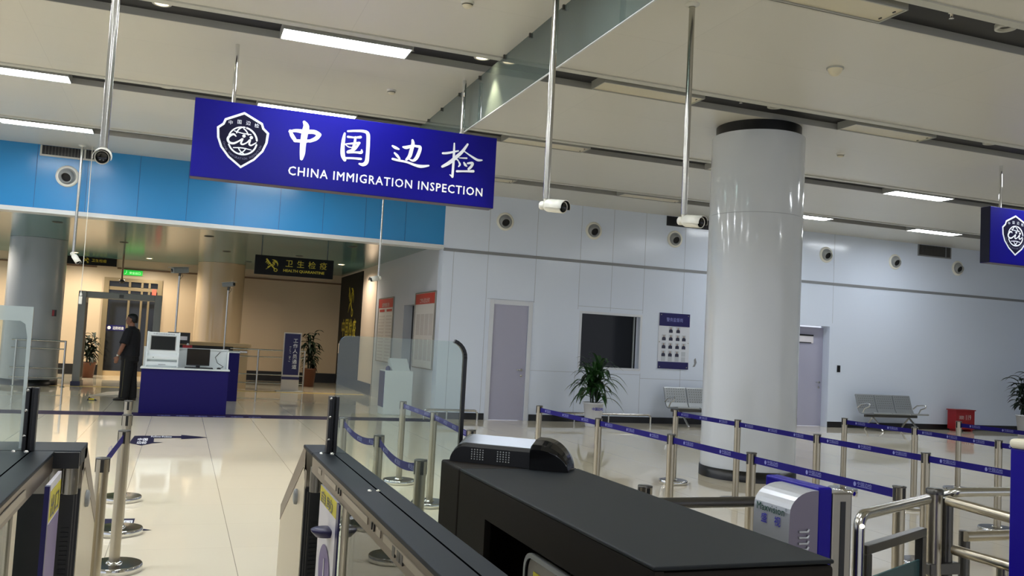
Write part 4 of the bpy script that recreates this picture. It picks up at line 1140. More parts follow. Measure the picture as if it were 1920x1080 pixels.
m = MB(); key_emblem(m, (-2.75, YB-0.083, 3.33), X_, Z_, 0.07); m.text('卫生检疫', (-2.6, YB-0.083, 3.3), X_, Z_, width=0.4, height=0.09); m.build('key_emblem', 'quarantine_yellow', t)
t = thing('hanging_sign', 'black hanging sign with yellow emblem cut by the left edge', 'sign', (-4.2, 22.0, 2.83))
m = MB(); m.box(-4.9, -3.95, 22.0, 22.08, 2.83, 3.24); m.build('sign_box', 'quarantine_black', t)
m = MB(); key_emblem(m, (-4.0-0.12, 21.997, 3.03), X_, Z_, 0.13); m.build('key_emblem', 'quarantine_yellow', t)
for x in (-4.7, -4.1):
    m = MB(); m.tube([(x, 22.04, 3.24), (x, 22.04, ZF)], 0.014, 8); m.build('hanger_pole', 'dark_steel', t)
t = thing('wall_panel', 'tall black panel with yellow emblem and characters on the side wall', 'sign', (XR, 27.0, 1.7))
m = MB(); m.box(XR-0.03, XR-0.001, 25.05, 28.66, 0.3, 3.38); m.build('panel', 'quarantine_black', t)
m = MB(); key_emblem(m, (XR-0.033, 26.7, 2.55), -Y_, Z_, 0.42); m.build('key_emblem', 'quarantine_yellow', t)
m = MB()
for i, ch in enumerate('中国检疫'): m.text(ch, (XR-0.033, 27.75-i*0.62, 1.55), -Y_, Z_, width=0.5, height=0.52, align='C', weight=0.02)
m.build('lettering', 'quarantine_yellow', t)
# posters on the side wall
def poster(y0, y1, label, rows_):
    t = thing('poster', label, 'poster', (XR, (y0+y1)/2, 0.6), 'red headed posters on the side wall')
    m = MB(); m.box(XR-0.025, XR-0.001, y0, y1, 0.95, 2.50); bd = m.build('board', 'poster_white', t)
    m = MB(); m.box(XR-0.03, XR-0.025, y0+0.02, y1-0.02, 2.27, 2.49); h = m.build('header', 'poster_red', t)
    m = MB(); W = y1-y0; m.text('工作人员公示栏' if rows_ == 2 else '边防检查公告', (XR-0.032, y1-W*0.25, 2.30), -Y_, Z_, width=W*0.5, height=0.10, weight=0.01); m.build('lettering', 'poster_white', h)
    m = MB()
    if rows_ == 2:
        for z in (1.10, 1.62):
            for c_ in range(4): m.box(XR-0.028, XR-0.025, y0+0.1+c_*(W-0.2)/4, y0+0.1+(c_+0.8)*(W-0.2)/4, z, z+0.44)
    else:
        for c_ in range(2):
            for k in range(14): m.box(XR-0.028, XR-0.025, y0+0.12+c_*W/2, y0+0.12+c_*W/2+W*0.36, 1.0+k*0.08, 1.04+k*0.08)
    m.build('print', 'poster_text', t)
    if rows_ != 2:
        m = MB()
        for c_ in range(2): m.box(XR-0.03, XR-0.025, y0+0.12+c_*W/2, y0+0.12+c_*W/2+W*0.34, 2.17, 2.23)
        m.build('subheading', 'poster_red', t)
    m = MB()
    for (a, b, c, d) in ((y0-0.02, y0, 0.93, 2.52), (y1, y1+0.02, 0.93, 2.52), (y0, y1, 2.50, 2.52), (y0, y1, 0.93, 0.95)): m.box(XR-0.035, XR-0.001, a, b, c, d)
    m.build('frame', 'brushed_steel', t)
poster(20.95, 22.6, 'red headed poster left of the dark doorway, two columns of print', 1)
poster(17.2, 18.78, 'red headed poster nearest the wall corner, right of the dark doorway', 2)
# exit sign
t = thing('exit_sign', 'glowing green exit sign above the glass doors in the back wall', 'exit sign', (-1.45, YB, 3.0))
m = MB(); m.box(-1.72, -1.20, YB-0.06, YB-0.02, 2.98, 3.13); m.build('sign_box', 'exit_green', t)
m = MB(); m.text('安全出口', (-1.56, YB-0.063, 3.02), X_, Z_, width=0.30, height=0.07, weight=0.01)
m.stroke([(-1.68, 3.01, 0.012), (-1.64, 3.05, 0.014), (-1.645, 3.085, 0.016)], lambda a, b: V((a, YB-0.063, b))); m.disc((-1.64, YB-0.063, 3.105), X_*0.01, Z_*0.01, 8)
m.build('lettering', 'exit_white', t)
t = thing('hanging_camera', 'dark hanging pole with small black camera in front of the exit sign', 'camera on pole', (-1.62, 26.5, 2.62))
m = MB(); m.tube([(-1.62, 26.5, 2.72), (-1.62, 26.5, ZF)], 0.025, 10); m.build('pole', 'brown_trim', t)
m = MB(); m.lathe([(0, 0), (0.05, 0.02), (0.075, 0.07), (0.075, 0.11), (0, 0.11)], (-1.62, 26.5, 2.62), n=18); m.build('camera_dome', 'black', t)
t = thing('alarm_button', 'small red and black alarm button on the side of the grey column', 'alarm button', (-2.70, 23.28, 1.65))
m = MB(); m.box(-2.84, -2.75, 23.09, 23.16, 1.62, 1.77); m.build('case', 'black', t)
m = MB(); m.box(-2.835, -2.79, 23.08, 23.09, 1.63, 1.76); m.build('push_plate', 'red', t)
t = thing('floor_mat', 'thin pale plate lying on the floor left of the standing man', 'mat', (-1.35, 21.2, 0))
m = MB(); m.add([(-1.72, 20.5, 0.002), (-1.15, 20.7, 0.02), (-1.10, 21.9, 0.03), (-1.45, 21.75, 0.004), (-1.72, 20.5, 0.0), (-1.15, 20.7, 0.0), (-1.10, 21.9, 0.0), (-1.45, 21.75, 0.0)], [(0, 1, 2, 3), (4, 7, 6, 5), (0, 4, 5, 1), (1, 5, 6, 2), (2, 6, 7, 3), (3, 7, 4, 0)]); m.build('plate', 'stone_mat', t)
t = thing('door_wedge', 'small black and yellow wedge lying on the floor left of the man', 'wedge', (-1.55, 19.3, 0))
m = MB(); m.prism([(0, 0), (0.17, 0), (0.17, 0.02), (0.03, 0.075)], lambda a, b: V((-1.63+a, 19.25, b)), lambda a, b: V((-1.63+a, 19.37, b))); m.build('wedge_body', 'black', t)
m = MB(); m.box(-1.60, -1.50, 19.247, 19.25, 0.012, 0.045); m.build('stripe', 'quarantine_yellow', t)
# self-service cabinet seen through the flap
t = thing('service_cabinet', 'white cabinet with blue side seen through the glass flap', 'cabinet', (4.15, 17.7, 0))
m = MB(); m.box(3.85, 4.42, 17.5, 18.0, 0.0, 0.88); m.build('cabinet_body', 'desk_white', t, bevel=0.006)
m = MB(); m.box(3.838, 3.85, 17.52, 17.98, 0.15, 0.86); m.build('side_panel', 'plaque_blue', t)
m = MB(); m.prism([(17.52, 0.88), (17.98, 0.88), (17.98, 1.10), (17.85, 1.12)], lambda a, b: V((4.0, a, b)), lambda a, b: V((4.36, a, b))); m.build('reader_hood', 'desk_white', t)
m = MB(); m.lathe([(0.05, 0), (0.05, 0.05), (0.02, 0.09), (0, 0.09)], (3.93, 17.62, 0.88), n=14); m.build('camera', 'plaque_blue', t)
# round downlights of the farther room: the lit ones are added for the warm light
WD = [(-2.9, 27.2, 1), (-1.0, 27.3, 1), (-5.2, 26.6, 1), (-4.8, 23.6, 1), (3.9, 24.0, 1), (-1.4, 22.6, 0), (0.9, 22.8, 0), (2.6, 22.4, 0), (-2.4, 19.2, 0), (0.4, 19.4, 0), (3.3, 19.0, 0), (1.6, 25.6, 0), (2.9, 26.2, 0)]
lit_first, off_first = None, None
for i, (x, y, on) in enumerate(WD):
    src = lit_first if on else off_first
    lab = ('added warm downlight', 'unlit dark downlight')[1-on]+' in the glossy ceiling of the farther room'
    if src is None:
        src = thing('downlight', lab, 'downlight', (x, y, ZF), 'added warm downlights of the farther room' if on else 'unlit downlights of the farther room')
        m = MB(); m.lathe([(0.075, 0.0), (0.095, -0.01), (0.10, 0.0)], src.location, n=24); m.build('ring', 'lip' if on else 'dark_steel', src)
        m = MB(); m.lathe([(0, -0.004), (0.075, -0.004)], src.location, n=24); m.build('bulb', 'warm_lit' if on else 'slot_dark', src)
        if on: lit_first = src
        else: off_first = src
    else: clone(src, (x, y, ZF), lab)
# ================================================================== THE STANDING MAN
def blob(m, secs, n=18):
    """closed loft: secs = (centre, half-width axis vector, half-depth axis vector)"""
    vs = []
    for c, a, b in secs:
        c, a, b = V(c), V(a), V(b)
        for k in range(n):
            t = 2*pi*k/n; vs.append(c+a*math.cos(t)+b*math.sin(t))
    fs = []
    for i in range(len(secs)-1):
        for k in range(n):
            k2 = (k+1) % n; fs.append((i*n+k, i*n+k2, (i+1)*n+k2, (i+1)*n+k))
    fs.append(tuple(reversed(range(n)))); e = (len(secs)-1)*n; fs.append(tuple(e+k for k in range(n)))
    m.add(vs, fs, True)
def skin_obj(m, name, material, parent, vox, smooth=3):
    o = m.build(name, material, parent, smooth=True)
    r = o.modifiers.new('fuse', 'REMESH'); r.mode = 'VOXEL'; r.voxel_size = vox; r.use_smooth_shade = True
    s = o.modifiers.new('soften', 'SMOOTH'); s.factor = 0.5; s.iterations = smooth
    dg = bpy.context.evaluated_depsgraph_get(); dg.update()
    me = bpy.data.meshes.new_from_object(o.evaluated_get(dg)); o.modifiers.clear()
    old = o.data; o.data = me; bpy.data.meshes.remove(old)
    return o
PX, PY = -0.93, 19.45
man = thing('person', 'man in dark short sleeved uniform standing beside the purple desk, seen from behind and side', 'person', (PX, PY, 0))
# the man faces left (-x) and slightly away; local frame: fwd, side (his left is toward the viewer)
fw_ = V((-0.93, 0.36, 0)).normalized(); lf = Z_.cross(fw_)      # his left hand side
if lf.y > 0: pass
P0 = V((PX, PY, 0))
def pp(f, l, z): return P0+fw_*f+lf*l+Z_*z
def ring(f, l, z, hw, hd, tilt=0.0): return (pp(f, l, z), lf*hw, fw_*hd+Z_*(tilt*hd))
near = 1 if lf.y < 0 else -1      # sign of the side that faces the viewer
# body: head, neck, trunk core, arms, hands, legs core
m = MB()
blob(m, [ring(0.005, 0, 0.90, 0.13, 0.09), ring(0.0, 0, 1.05, 0.14, 0.095), ring(-0.005, 0, 1.25, 0.155, 0.10), ring(-0.01, 0, 1.38, 0.16, 0.085), ring(-0.01, 0, 1.44, 0.10, 0.06), ring(0.0, 0, 1.47, 0.058, 0.058), ring(0.012, 0, 1.53, 0.055, 0.058), ring(0.02, 0, 1.56, 0.05, 0.055)])
blob(m, [ring(0.03, 0, 1.50, 0.03, 0.03), ring(0.045, 0, 1.525, 0.050, 0.062), ring(0.035, 0, 1.56, 0.066, 0.085), ring(0.025, 0, 1.60, 0.073, 0.094), ring(0.02, 0, 1.645, 0.076, 0.098), ring(0.012, 0, 1.685, 0.070, 0.090), ring(0.008, 0, 1.715, 0.045, 0.06), ring(0.006, 0, 1.728, 0.015, 0.02)])
blob(m, [ring(0.118, 0, 1.622, 0.010, 0.008), ring(0.128, 0, 1.60, 0.014, 0.014), ring(0.125, 0, 1.583, 0.016, 0.014), ring(0.112, 0, 1.576, 0.012, 0.01)], 10)   # nose
blob(m, [ring(0.105, 0, 1.562, 0.024, 0.010), ring(0.110, 0, 1.553, 0.026, 0.010), ring(0.105, 0, 1.542, 0.024, 0.010), ring(0.098, 0, 1.525, 0.026, 0.012)], 10)   # lips, chin
for s in (-1, 1): blob(m, [ring(0.005, s*0.078, 1.575, 0.006, 0.012), ring(0.0, s*0.082, 1.60, 0.009, 0.022), ring(-0.004, s*0.082, 1.628, 0.008, 0.022), ring(-0.002, s*0.078, 1.642, 0.005, 0.012)], 10)   # ears
def limb(pts):
    q = []
    for i, (c, r) in enumerate(pts):
        a = pts[max(i-1, 0)][0]; b = pts[min(i+1, len(pts)-1)][0]; t = (V(b)-V(a)).normalized()
        u = t.cross(fw_); u = u.normalized() if u.length > 0.1 else lf; w = t.cross(u); q.append((c, u*r, w*r))
    blob(m, q, 12)
def hand(wr, d, palm_n, thumb_side):
    """wr wrist point, d finger direction, palm_n palm normal"""
    d, palm_n = V(d).normalized(), V(palm_n).normalized(); s = d.cross(palm_n).normalized()*thumb_side
    limb([(wr, 0.026), (wr+d*0.03, 0.030)])
    blob(m, [(wr+d*0.01, s*0.030, palm_n*0.018), (wr+d*0.05, s*0.042, palm_n*0.016), (wr+d*0.09, s*0.042, palm_n*0.014), (wr+d*0.10, s*0.036, palm_n*0.010)], 12)
    for i, (o_, L) in enumerate(((0.031, 0.068), (0.011, 0.076), (-0.010, 0.070), (-0.031, 0.055))):
        b = wr+d*0.092+s*o_; c1 = (d+palm_n*0.35).normalized(); c2 = (d+palm_n*0.9).normalized()
        limb([(b, 0.0095), (b+c1*L*0.5, 0.009), (b+c1*L*0.5+c2*L*0.5, 0.0075)])
    b = wr+d*0.035+s*0.036; t1 = (d*0.7+s*0.6+palm_n*0.2).normalized(); t2 = (d+s*0.1+palm_n*0.4).normalized()
    limb([(b, 0.012), (b+t1*0.035, 0.0105), (b+t1*0.035+t2*0.032, 0.0085)])
sh = pp(-0.02, near*0.19, 1.40); el = pp(0.02, near*0.285, 1.115); wr = pp(0.115, near*0.280, 0.885)
limb([(sh, 0.055), (sh.lerp(el, 0.5), 0.050), (el, 0.044), (el.lerp(wr, 0.35), 0.044), (wr, 0.029)])
hand(wr, wr-el+V((0, 0, -0.06)), -lf*near+fw_*0.1, -near)
sh2 = pp(-0.0, -near*0.19, 1.40); el2 = pp(0.02, -near*0.25, 1.12); wr2 = pp(0.17, -near*0.22, 0.93)
limb([(sh2, 0.055), (sh2.lerp(el2, 0.5), 0.050), (el2, 0.044), (el2.lerp(wr2, 0.35), 0.043), (wr2, 0.029)])
hand(wr2, wr2-el2+V((0, 0, -0.06)), lf*near+fw_*0.1, near)
for s, fo in ((near, 0.03), (-near, -0.05)):
    limb([(pp(0.0, s*0.085, 0.92), 0.085), (pp(0.0, s*0.092, 0.70), 0.078), (pp(fo*0.4+0.01, s*0.095, 0.48), 0.052), (pp(fo*0.7-0.02, s*0.098, 0.30), 0.050), (pp(fo-0.02, s*0.10, 0.09), 0.038), (pp(fo, s*0.10, 0.045), 0.04)])
body = skin_obj(m, 'body', 'skin', man, 0.0075, 3)
# shirt with short sleeves
m = MB()
blob(m, [ring(0.0, 0, 0.885, 0.205, 0.178), ring(0.01, 0, 0.98, 0.208, 0.185), ring(0.015, 0, 1.10, 0.210, 0.190), ring(0.0, 0, 1.25, 0.212, 0.172), ring(-0.015, 0, 1.36, 0.210, 0.142), ring(-0.018, 0, 1.42, 0.18, 0.105), ring(-0.012, 0, 1.455, 0.10, 0.072), ring(-0.005, 0, 1.475, 0.070, 0.066), ring(0.0, 0, 1.492, 0.062, 0.062)])
for sgn, S, E in ((near, sh, el), (-near, sh2, el2)):
    limb([(S+Z_*0.012-lf*sgn*0.03, 0.080), (S.lerp(E, 0.2), 0.086), (S.lerp(E, 0.55), 0.086), (S.lerp(E, 0.95), 0.090)])
limb([(pp(0.0, -near*0.2, 1.0), 0.06), (pp(0.15, -near*0.2, 0.98), 0.05), (pp(0.20, -near*0.19, 0.90), 0.03)])
skin_obj(m, 'shirt', 'shirt', man, 0.009, 4)
# trousers
m = MB()
blob(m, [ring(0.0, 0, 0.95, 0.18, 0.15), ring(0.0, 0, 0.88, 0.192, 0.165), ring(-0.008, 0, 0.80, 0.192, 0.168), ring(0.0, 0, 0.75, 0.17, 0.13)])
for s, fo in ((near, 0.03), (-near, -0.05)):
    limb([(pp(0.0, s*0.085, 0.86), 0.112), (pp(0.0, s*0.092, 0.68), 0.118), (pp(fo*0.4, s*0.096, 0.46), 0.104), (pp(fo*0.7-0.01, s*0.099, 0.26), 0.098), (pp(fo-0.005, s*0.10, 0.07), 0.094), (pp(fo-0.005, s*0.10, 0.045), 0.092)])
tr = skin_obj(m, 'trousers', 'trousers', man, 0.009, 4)
m = MB()
q = [(0.0, 0.206, 0.84), (0.0, 0.214, 0.68), (0.012, 0.204, 0.46), (0.012, 0.201, 0.26), (0.025, 0.198, 0.08)]
vs = []
for f, l, z in q: vs += [pp(f-0.007, near*l, z), pp(f+0.007, near*l, z)]
m.add(vs, [(2*i, 2*i+1, 2*i+3, 2*i+2) for i in range(len(q)-1)]); m.build('side_stripe', 'stripe', tr)
# shoes
for s, fo in ((near, 0.03), (-near, -0.05)):
    m = MB()
    def sr(f, hw, zc, hz): return (pp(fo+f, s*0.10, zc), lf*hw, Z_*hz)
    blob(m, [sr(-0.09, 0.022, 0.035, 0.028), sr(-0.075, 0.036, 0.045, 0.042), sr(-0.02, 0.040, 0.048, 0.046), sr(0.06, 0.042, 0.038, 0.036), sr(0.12, 0.048, 0.030, 0.029), sr(0.17, 0.042, 0.025, 0.024), sr(0.195, 0.02, 0.022, 0.018)], 14)
    m.build('shoe', 'shoe', man, smooth=True)
# hair, ears left free, watch, glasses
m = MB()
blob(m, [ring(-0.06, 0, 1.555, 0.05, 0.03), ring(-0.045, 0, 1.585, 0.072, 0.055), ring(-0.030, 0, 1.625, 0.081, 0.075), ring(-0.008, 0, 1.665, 0.083, 0.096), ring(0.006, 0, 1.70, 0.076, 0.098), ring(0.006, 0, 1.728, 0.050, 0.070), ring(0.004, 0, 1.742, 0.02, 0.03)], 18)
skin_obj(m, 'hair', 'hair', man, 0.006, 3)
m = MB(); t_ = (wr-el).normalized(); m.lathe([(0.031, -0.012), (0.036, -0.010), (0.036, 0.010), (0.031, 0.012)], wr-t_*0.02, t_, 18)
wt = m.build('watch', 'steel', man)
m = MB(); n_ = (-lf*near*-1+fw_*0.2).normalized(); m.lathe([(0.017, 0), (0.017, 0.006), (0, 0.006)], wr-t_*0.02+lf*near*0.035, lf*near, 14); m.build('watch_face', 'white_plastic', wt)
m = MB()
for s in (-1, 1):
    c = pp(0.118, s*0.034, 1.615); m.tube([c+lf*0.024*math.cos(a*pi/8)+Z_*0.018*math.sin(a*pi/8) for a in range(17)], 0.0018, 6, False)
    m.tube([pp(0.112, s*0.058, 1.62), pp(0.03, s*0.078, 1.625), pp(0.0, s*0.082, 1.62)], 0.0018, 6)
    m.disc(pp(0.112, s*0.034, 1.613), lf*0.010, Z_*0.005, 8)
m.tube([pp(0.120, -0.01, 1.617), pp(0.120, 0.01, 1.617)], 0.0018, 6)
m.build('glasses', 'steel', man)

# ================================================================== FOREGROUND GATES
def gate(name, label, xa, xb, cap_a, cap_b, face, y0, loc, py=4.2):
    """slim passage gate along y: beam xa..xb, end cap cap_a..cap_b, far end sloping out; face = x of the panelled side"""
    t = thing(name, label, 'passage gate', loc, 'slim passage gates with glass flaps')
    yc = 4.0
    m = MB(); m.box(xa, xb, y0, yc, 0.985, 1.0); tp = m.build('top_panel', 'gate_top', t, bevel=0.003)
    xm = (xa+xb)/2+0.012
    m = MB(); m.box(xm-0.003, xm+0.003, y0, yc-0.02, 1.0, 1.0003); m.build('groove', 'groove_black', tp)
    m = MB(); m.box(cap_a, cap_b, yc+0.012, 4.30, 0.985 if cap_b-cap_a < 0.2 else 0.935, 1.0); m.build('end_cap', 'gate_top', t, bevel=0.004)
    m = MB(); m.box(xa+0.002, xb-0.002, y0, yc, 0.918, 0.985); bm = m.build('side_rail', 'gate_steel', t)
    # far end housing with sloping end
    prof = [(py, 0.0), (py, 0.80), (max(py, 4.0)+0.001, 0.925), (max(py, 4.0)+0.001, 0.983), (4.295, 0.983), (5.06, 0.58), (5.06, 0.0)]
    xa2, xb2 = cap_a+0.002, cap_b-0.002
    m = MB(); m.prism(prof, lambda a, b: V((xa2, a, b)), lambda a, b: V((xb2, a, b))); eh = m.build('end_housing', 'gate_body', t, bevel=0.003)
    # frame line along the slope on the faces
    m = MB()
    for x in ((xa2-0.002, xa2), (xb2, xb2+0.002)):
        m.prism([(py+0.01, 0.983) if py > 4 else (4.015, 0.983), (4.295, 0.983), (5.06, 0.58), (5.06, 0.50), (4.26, 0.90), (4.14, 0.90), (4.14, 0.82), (py+0.01, 0.86) if py > 4 else (4.015, 0.88)], lambda a, b: V((x[0], a, b)), lambda a, b: V((x[1], a, b)))
    m.build('edge_frame', 'gate_steel', eh)
    xf = xa2 if face < (xa+xb)/2 else xb2; sg = -1 if xf == xa2 else 1
    m = MB(); m.lathe([(0.038, 0), (0.036, 0.012), (0.024, 0.016), (0, 0.016)], (xf, 4.44, 0.733), (sg, 0, 0), 28); m.build('sensor_button', 'grey_plastic', eh)
    # dark ribbed flap slot
    m = MB(); m.box(cap_a+0.004, cap_b-0.004, py-0.02, py, 0.0, 0.82); sl_ = m.build('flap_slot', 'gate_black', t)
    m = MB()
    for k in range(30):
        z = 0.10+k*0.019; m.box(min(xf-sg*0.035, xf-sg*0.065), max(xf-sg*0.035, xf-sg*0.065), py-0.026, py-0.02, z, z+0.010)
    m.build('rib', 'rubber', sl_, props={'kind': 'stuff'})
    m = MB(); xi, xo = xf-sg*0.03, (cap_a if sg > 0 else cap_b)+sg*0.02
    m.tube([(xf-sg*0.030, 4.05, 0.822), (xf-sg*0.030, 4.05, 0.934)], 0.028, 20); m.tube([(xf-sg*0.088, 4.05, 0.822), (xf-sg*0.088, 4.05, 0.934)], 0.026, 20)
    m.box(min(xi, xo), max(xi, xo), 4.05, py-0.001, 0.822, 0.984 if cap_b-cap_a < 0.2 else 0.934); m.build('pivot_housing', 'brushed_steel', t)
    m = MB()
    for q in (0.012, 0.022): m.box(min(xf-sg*q, xf-sg*(q+0.004)), max(xf-sg*q, xf-sg*(q+0.004)), py-0.024, py-0.02, 0.42, 0.80)
    m.build('guide_strip', 'dark_steel', sl_)
    # glass sides below the rail, plinth
    m = MB(); m.box(xa+0.012, xa+0.018, y0, 3.14, 0.14, 0.92); m.box(xb-0.018, xb-0.012, y0, 3.14, 0.14, 0.92); m.build('side_glass', 'side_glass', t)
    m = MB(); m.box(xa+0.006, xb-0.006, 3.14, 3.22, 0.0, 0.92); m.build('pillar', 'gate_body', t)
    m = MB(); m.box(xa, xb, y0, 3.70, 0.0, 0.14); m.build('plinth', 'gate_steel', t)
    return t, bm, xf, sg
def hinge_post(t, x, y=4.0):
    m = MB(); m.box(x-0.022, x-0.007, y-0.022, y+0.022, 1.0, 1.25); m.box(x+0.007, x+0.022, y-0.022, y+0.022, 1.0, 1.25); m.box(x-0.007, x+0.007, y+0.002, y+0.018, 1.0, 1.25); p = m.build('hinge_post', 'gate_black', t, bevel=0.003)
    m = MB()
    for dx, dy in ((-0.045, -0.035), (0.0, -0.045)): m.lathe([(0.009, 0), (0.008, 0.006), (0, 0.009)], (x+dx, y+dy, 1.0), n=12)
    m.build('bolt', 'chrome', p)
    m = MB()
    for z in (1.06, 1.16, 1.24): m.lathe([(0.006, 0), (0.005, 0.003), (0, 0.003)], (x-0.015, y-0.022, z), (0, -1, 0), 10)
    m.build('screw', 'steel', p)

# --- middle gate
t, beam, xf, sg = gate('passage_gate', 'slim dark topped gate in the middle carrying the clear glass flap', 0.578, 0.732, 0.578, 0.732, 0.578, 0.7, (0.655, 3.0, 0))
hinge_post(t, 0.657)
for px in (693, 709):
    p = at(px, 921, Z=1.0); m = MB(); m.lathe([(0.008, 0), (0.007, 0.004), (0, 0.007)], p, n=12); m.build('bolt', 'chrome', t)
for ya, yb, mt in ((3.80, 3.72, 1), (3.62, 3.35, 1), (3.20, 2.75, 1), (2.62, 2.56, 0), (2.52, 2.0, 1), (1.92, 1.5, 1)):
    m = MB(); m.box(xf-0.003, xf, yb, ya, 0.945, 0.966); m.build('sensor_strip', 'gate_strip', beam)
for y, dy, za, zb in ((3.30, .012, .945, .966), (3.26, .012, .945, .966), (2.69, .012, .945, .966), (2.66, .012, .945, .966), (2.40, .03, .935, .962), (2.345, .03, .935, .962), (2.31, .03, .935, .962)):
    m = MB(); m.box(xf-0.004, xf, y-dy, y, za, zb); m.build('sensor_window', 'gate_black', beam)
# instruction panel on the lane side
m = MB(); m.box(xf-0.006, xf+0.002, 3.27, 3.68, 0.14, 0.916); ip = m.build('instruction_panel', 'white_label', t)
m = MB(); m.box(xf-0.0075, xf-0.006, 3.28, 3.67, 0.855, 0.915); m.build('yellow_field', 'yellow_label', ip)
m = MB(); m.text('自助', (xf-0.0085, 3.63, 0.862), -Y_, Z_, width=0.27, height=0.046, weight=0.012); m.build('lettering', 'gate_black', ip)
m = MB(); m.box(xf-0.0085, xf-0.002, 3.222, 3.27, 0.14, 0.916); m.build('blue_edge', 'plaque_blue', ip)
m = MB(); m.lathe([(0.0, -0.03), (0.035, -0.026), (0.052, -0.008), (0.055, 0.0), (0.048, 0.004), (0, 0.006)], (xf-0.022, 3.40, 0.795), (0, 0, 1), 26); m.build('reader_dome', 'navy_label', ip)
m = MB(); m.disc((xf-0.0085, 3.47, 0.62), Y_*-0.13, Z_*0.10, 28); m.build('number_disc', 'purple_label', ip)
m = MB(); m.text('1', (xf-0.0095, 3.47, 0.565), -Y_, Z_, size=0.15, align='C', weight=0.02); m.build('lettering', 'white_label', ip)
# clear flap with black rubber edge
FX0, FX1, FZ0, FZ1, FY = 0.662, 1.262, 0.30, 1.522, 4.0
def flap_outline(x0, x1, z0, z1, r0, r1, n=8):
    pts = [(x0, z0), (x1, z0)]
    for k in range(n+1):
        a = (pi/2)*k/n; pts.append((x1-r1+r1*math.cos(a), z1-r1+r1*math.sin(a)))
    for k in range(n+1):
        a = pi/2+(pi/2)*k/n; pts.append((x0+r0+r0*math.cos(a), z1-r0+r0*math.sin(a)))
    return pts
m = MB(); m.prism(flap_outline(FX0, FX1-0.012, FZ0, FZ1, 0.045, 0.075), lambda a, b: V((a, FY-0.005, b)), lambda a, b: V((a, FY+0.005, b))); fl_ = m.build('flap_glass', 'gate_glass', t)
m = MB(); r1 = 0.075; arcp = []
for k in range(7):
    a = math.radians(72-72*k/6); arcp.append((FX1-0.012-r1+r1*math.cos(a), FZ1-r1+r1*math.sin(a)))
arcp.append((FX1-0.012, FZ0))
for i in range(len(arcp)-1):
    (xa, za), (xb, zb) = arcp[i], arcp[i+1]
    d = V((xb-xa, 0, zb-za)); L = d.length; d.normalize(); nrm = V((-d.z, 0, d.x))*-1
    nrm = V((abs(d.z), 0, 0)) if abs(d.x) < 1e-4 else V((-d.z, 0, d.x))
    if nrm.x < 0: nrm = -nrm
    m.obox(V(((xa+xb)/2, FY, (za+zb)/2))+nrm*0.004, d*(L/2+0.002), nrm*0.0085, Y_*0.011)
m.build('rubber_edge', 'gate_black', fl_)

# --- left gate
t, beam, xf, sg = gate('passage_gate', 'dark topped gate at the lower left with a white reflection painted on its glass flap', -0.632, -0.44, -0.73, -0.345, -0.345, 0.7, (-0.535, 3.0, 0), py=4.19)
hinge_post(t, -0.535)
m = MB(); m.box(-0.728, -0.347, 3.985, 4.01, 0.932, 0.996); m.build('cap_front', 'gate_black', t)
m = MB(); m.box(-0.44, -0.437, 1.6, 3.3, 0.94, 0.966); m.build('sensor_strip', 'gate_strip', beam)
m = MB(); m.box(-0.415, -0.402, 3.60, 3.94, 0.14, 0.93); ip = m.build('instruction_panel', 'white_label', t)
m = MB(); m.box(-0.402, -0.4005, 3.61, 3.93, 0.79, 0.90); m.build('yellow_field', 'yellow_label', ip)
m = MB(); m.box(-0.402, -0.4005, 3.61, 3.93, 0.14, 0.78); m.build('violet_field', 'purple_label', ip)
m = MB(); m.text('出口', (-0.3995, 3.66, 0.805), Y_, Z_, width=0.22, height=0.08, weight=0.012); m.build('lettering', 'gate_black', ip)
m = MB(); m.box(-0.415, -0.398, 3.57, 3.60, 0.14, 0.93); m.build('blue_edge', 'plaque_blue', ip)
m = MB(); m.box(-0.44, -0.432, 2.55, 2.80, 0.70, 0.80); m.build('blue_label', 'plaque_blue', t)
# its flap reaches left from the post
m = MB(); m.prism(flap_outline(-1.135, -0.557, 0.30, 1.57, 0.075, 0.008), lambda a, b: V((a, 3.995, b)), lambda a, b: V((a, 4.005, b))); f2 = m.build('flap_glass', 'gate_glass', t)
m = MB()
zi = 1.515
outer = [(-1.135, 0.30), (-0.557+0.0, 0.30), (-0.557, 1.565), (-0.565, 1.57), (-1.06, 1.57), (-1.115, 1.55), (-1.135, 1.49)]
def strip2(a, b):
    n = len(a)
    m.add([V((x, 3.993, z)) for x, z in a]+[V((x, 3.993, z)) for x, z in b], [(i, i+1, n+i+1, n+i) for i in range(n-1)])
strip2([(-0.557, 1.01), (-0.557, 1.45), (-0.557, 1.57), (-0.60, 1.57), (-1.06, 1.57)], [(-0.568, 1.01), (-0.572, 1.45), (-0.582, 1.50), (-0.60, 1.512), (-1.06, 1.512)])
m.build('painted_reflection', 'gate_glass_reflection', f2)  # bright reflection on the glass, painted as a pale band

# --- right cabinet with scanner hood
t = thing('gate_cabinet', 'wide dark grey gate cabinet in the right foreground with a scanner hood on top', 'gate cabinet', (1.385, 2.9, 0))
XA, XB_, YN, YF = 1.117, 1.655, 1.93, 3.83
m = MB()
OP = (2.05, 3.20, 0.16, 0.862)
def sideblk(a, b, za, zb): m.box(XA, XA+0.025, a, b, za, zb)
wall_pieces(m, YN, 3.54, 0, 0.988, sideblk, [OP])
m.build('side_plate', 'gate_dark', t)
m = MB(); m.box(XA-0.001, XB_, YN, 3.545, 0.9885, 1.0); m.build('top_plate', 'gate_slate', t, bevel=0.005, seg=3)
m = MB(); m.box(XA-0.001, XB_, 3.549, YF, 0.0, 1.0); m.build('end_pillar', 'gate_dark', t, bevel=0.012, seg=3)
m = MB(); m.box(XA, XB_, YN, YN+0.05, 0, 0.985); m.build('front_plate', 'gate_dark', t, bevel=0.012, seg=3)
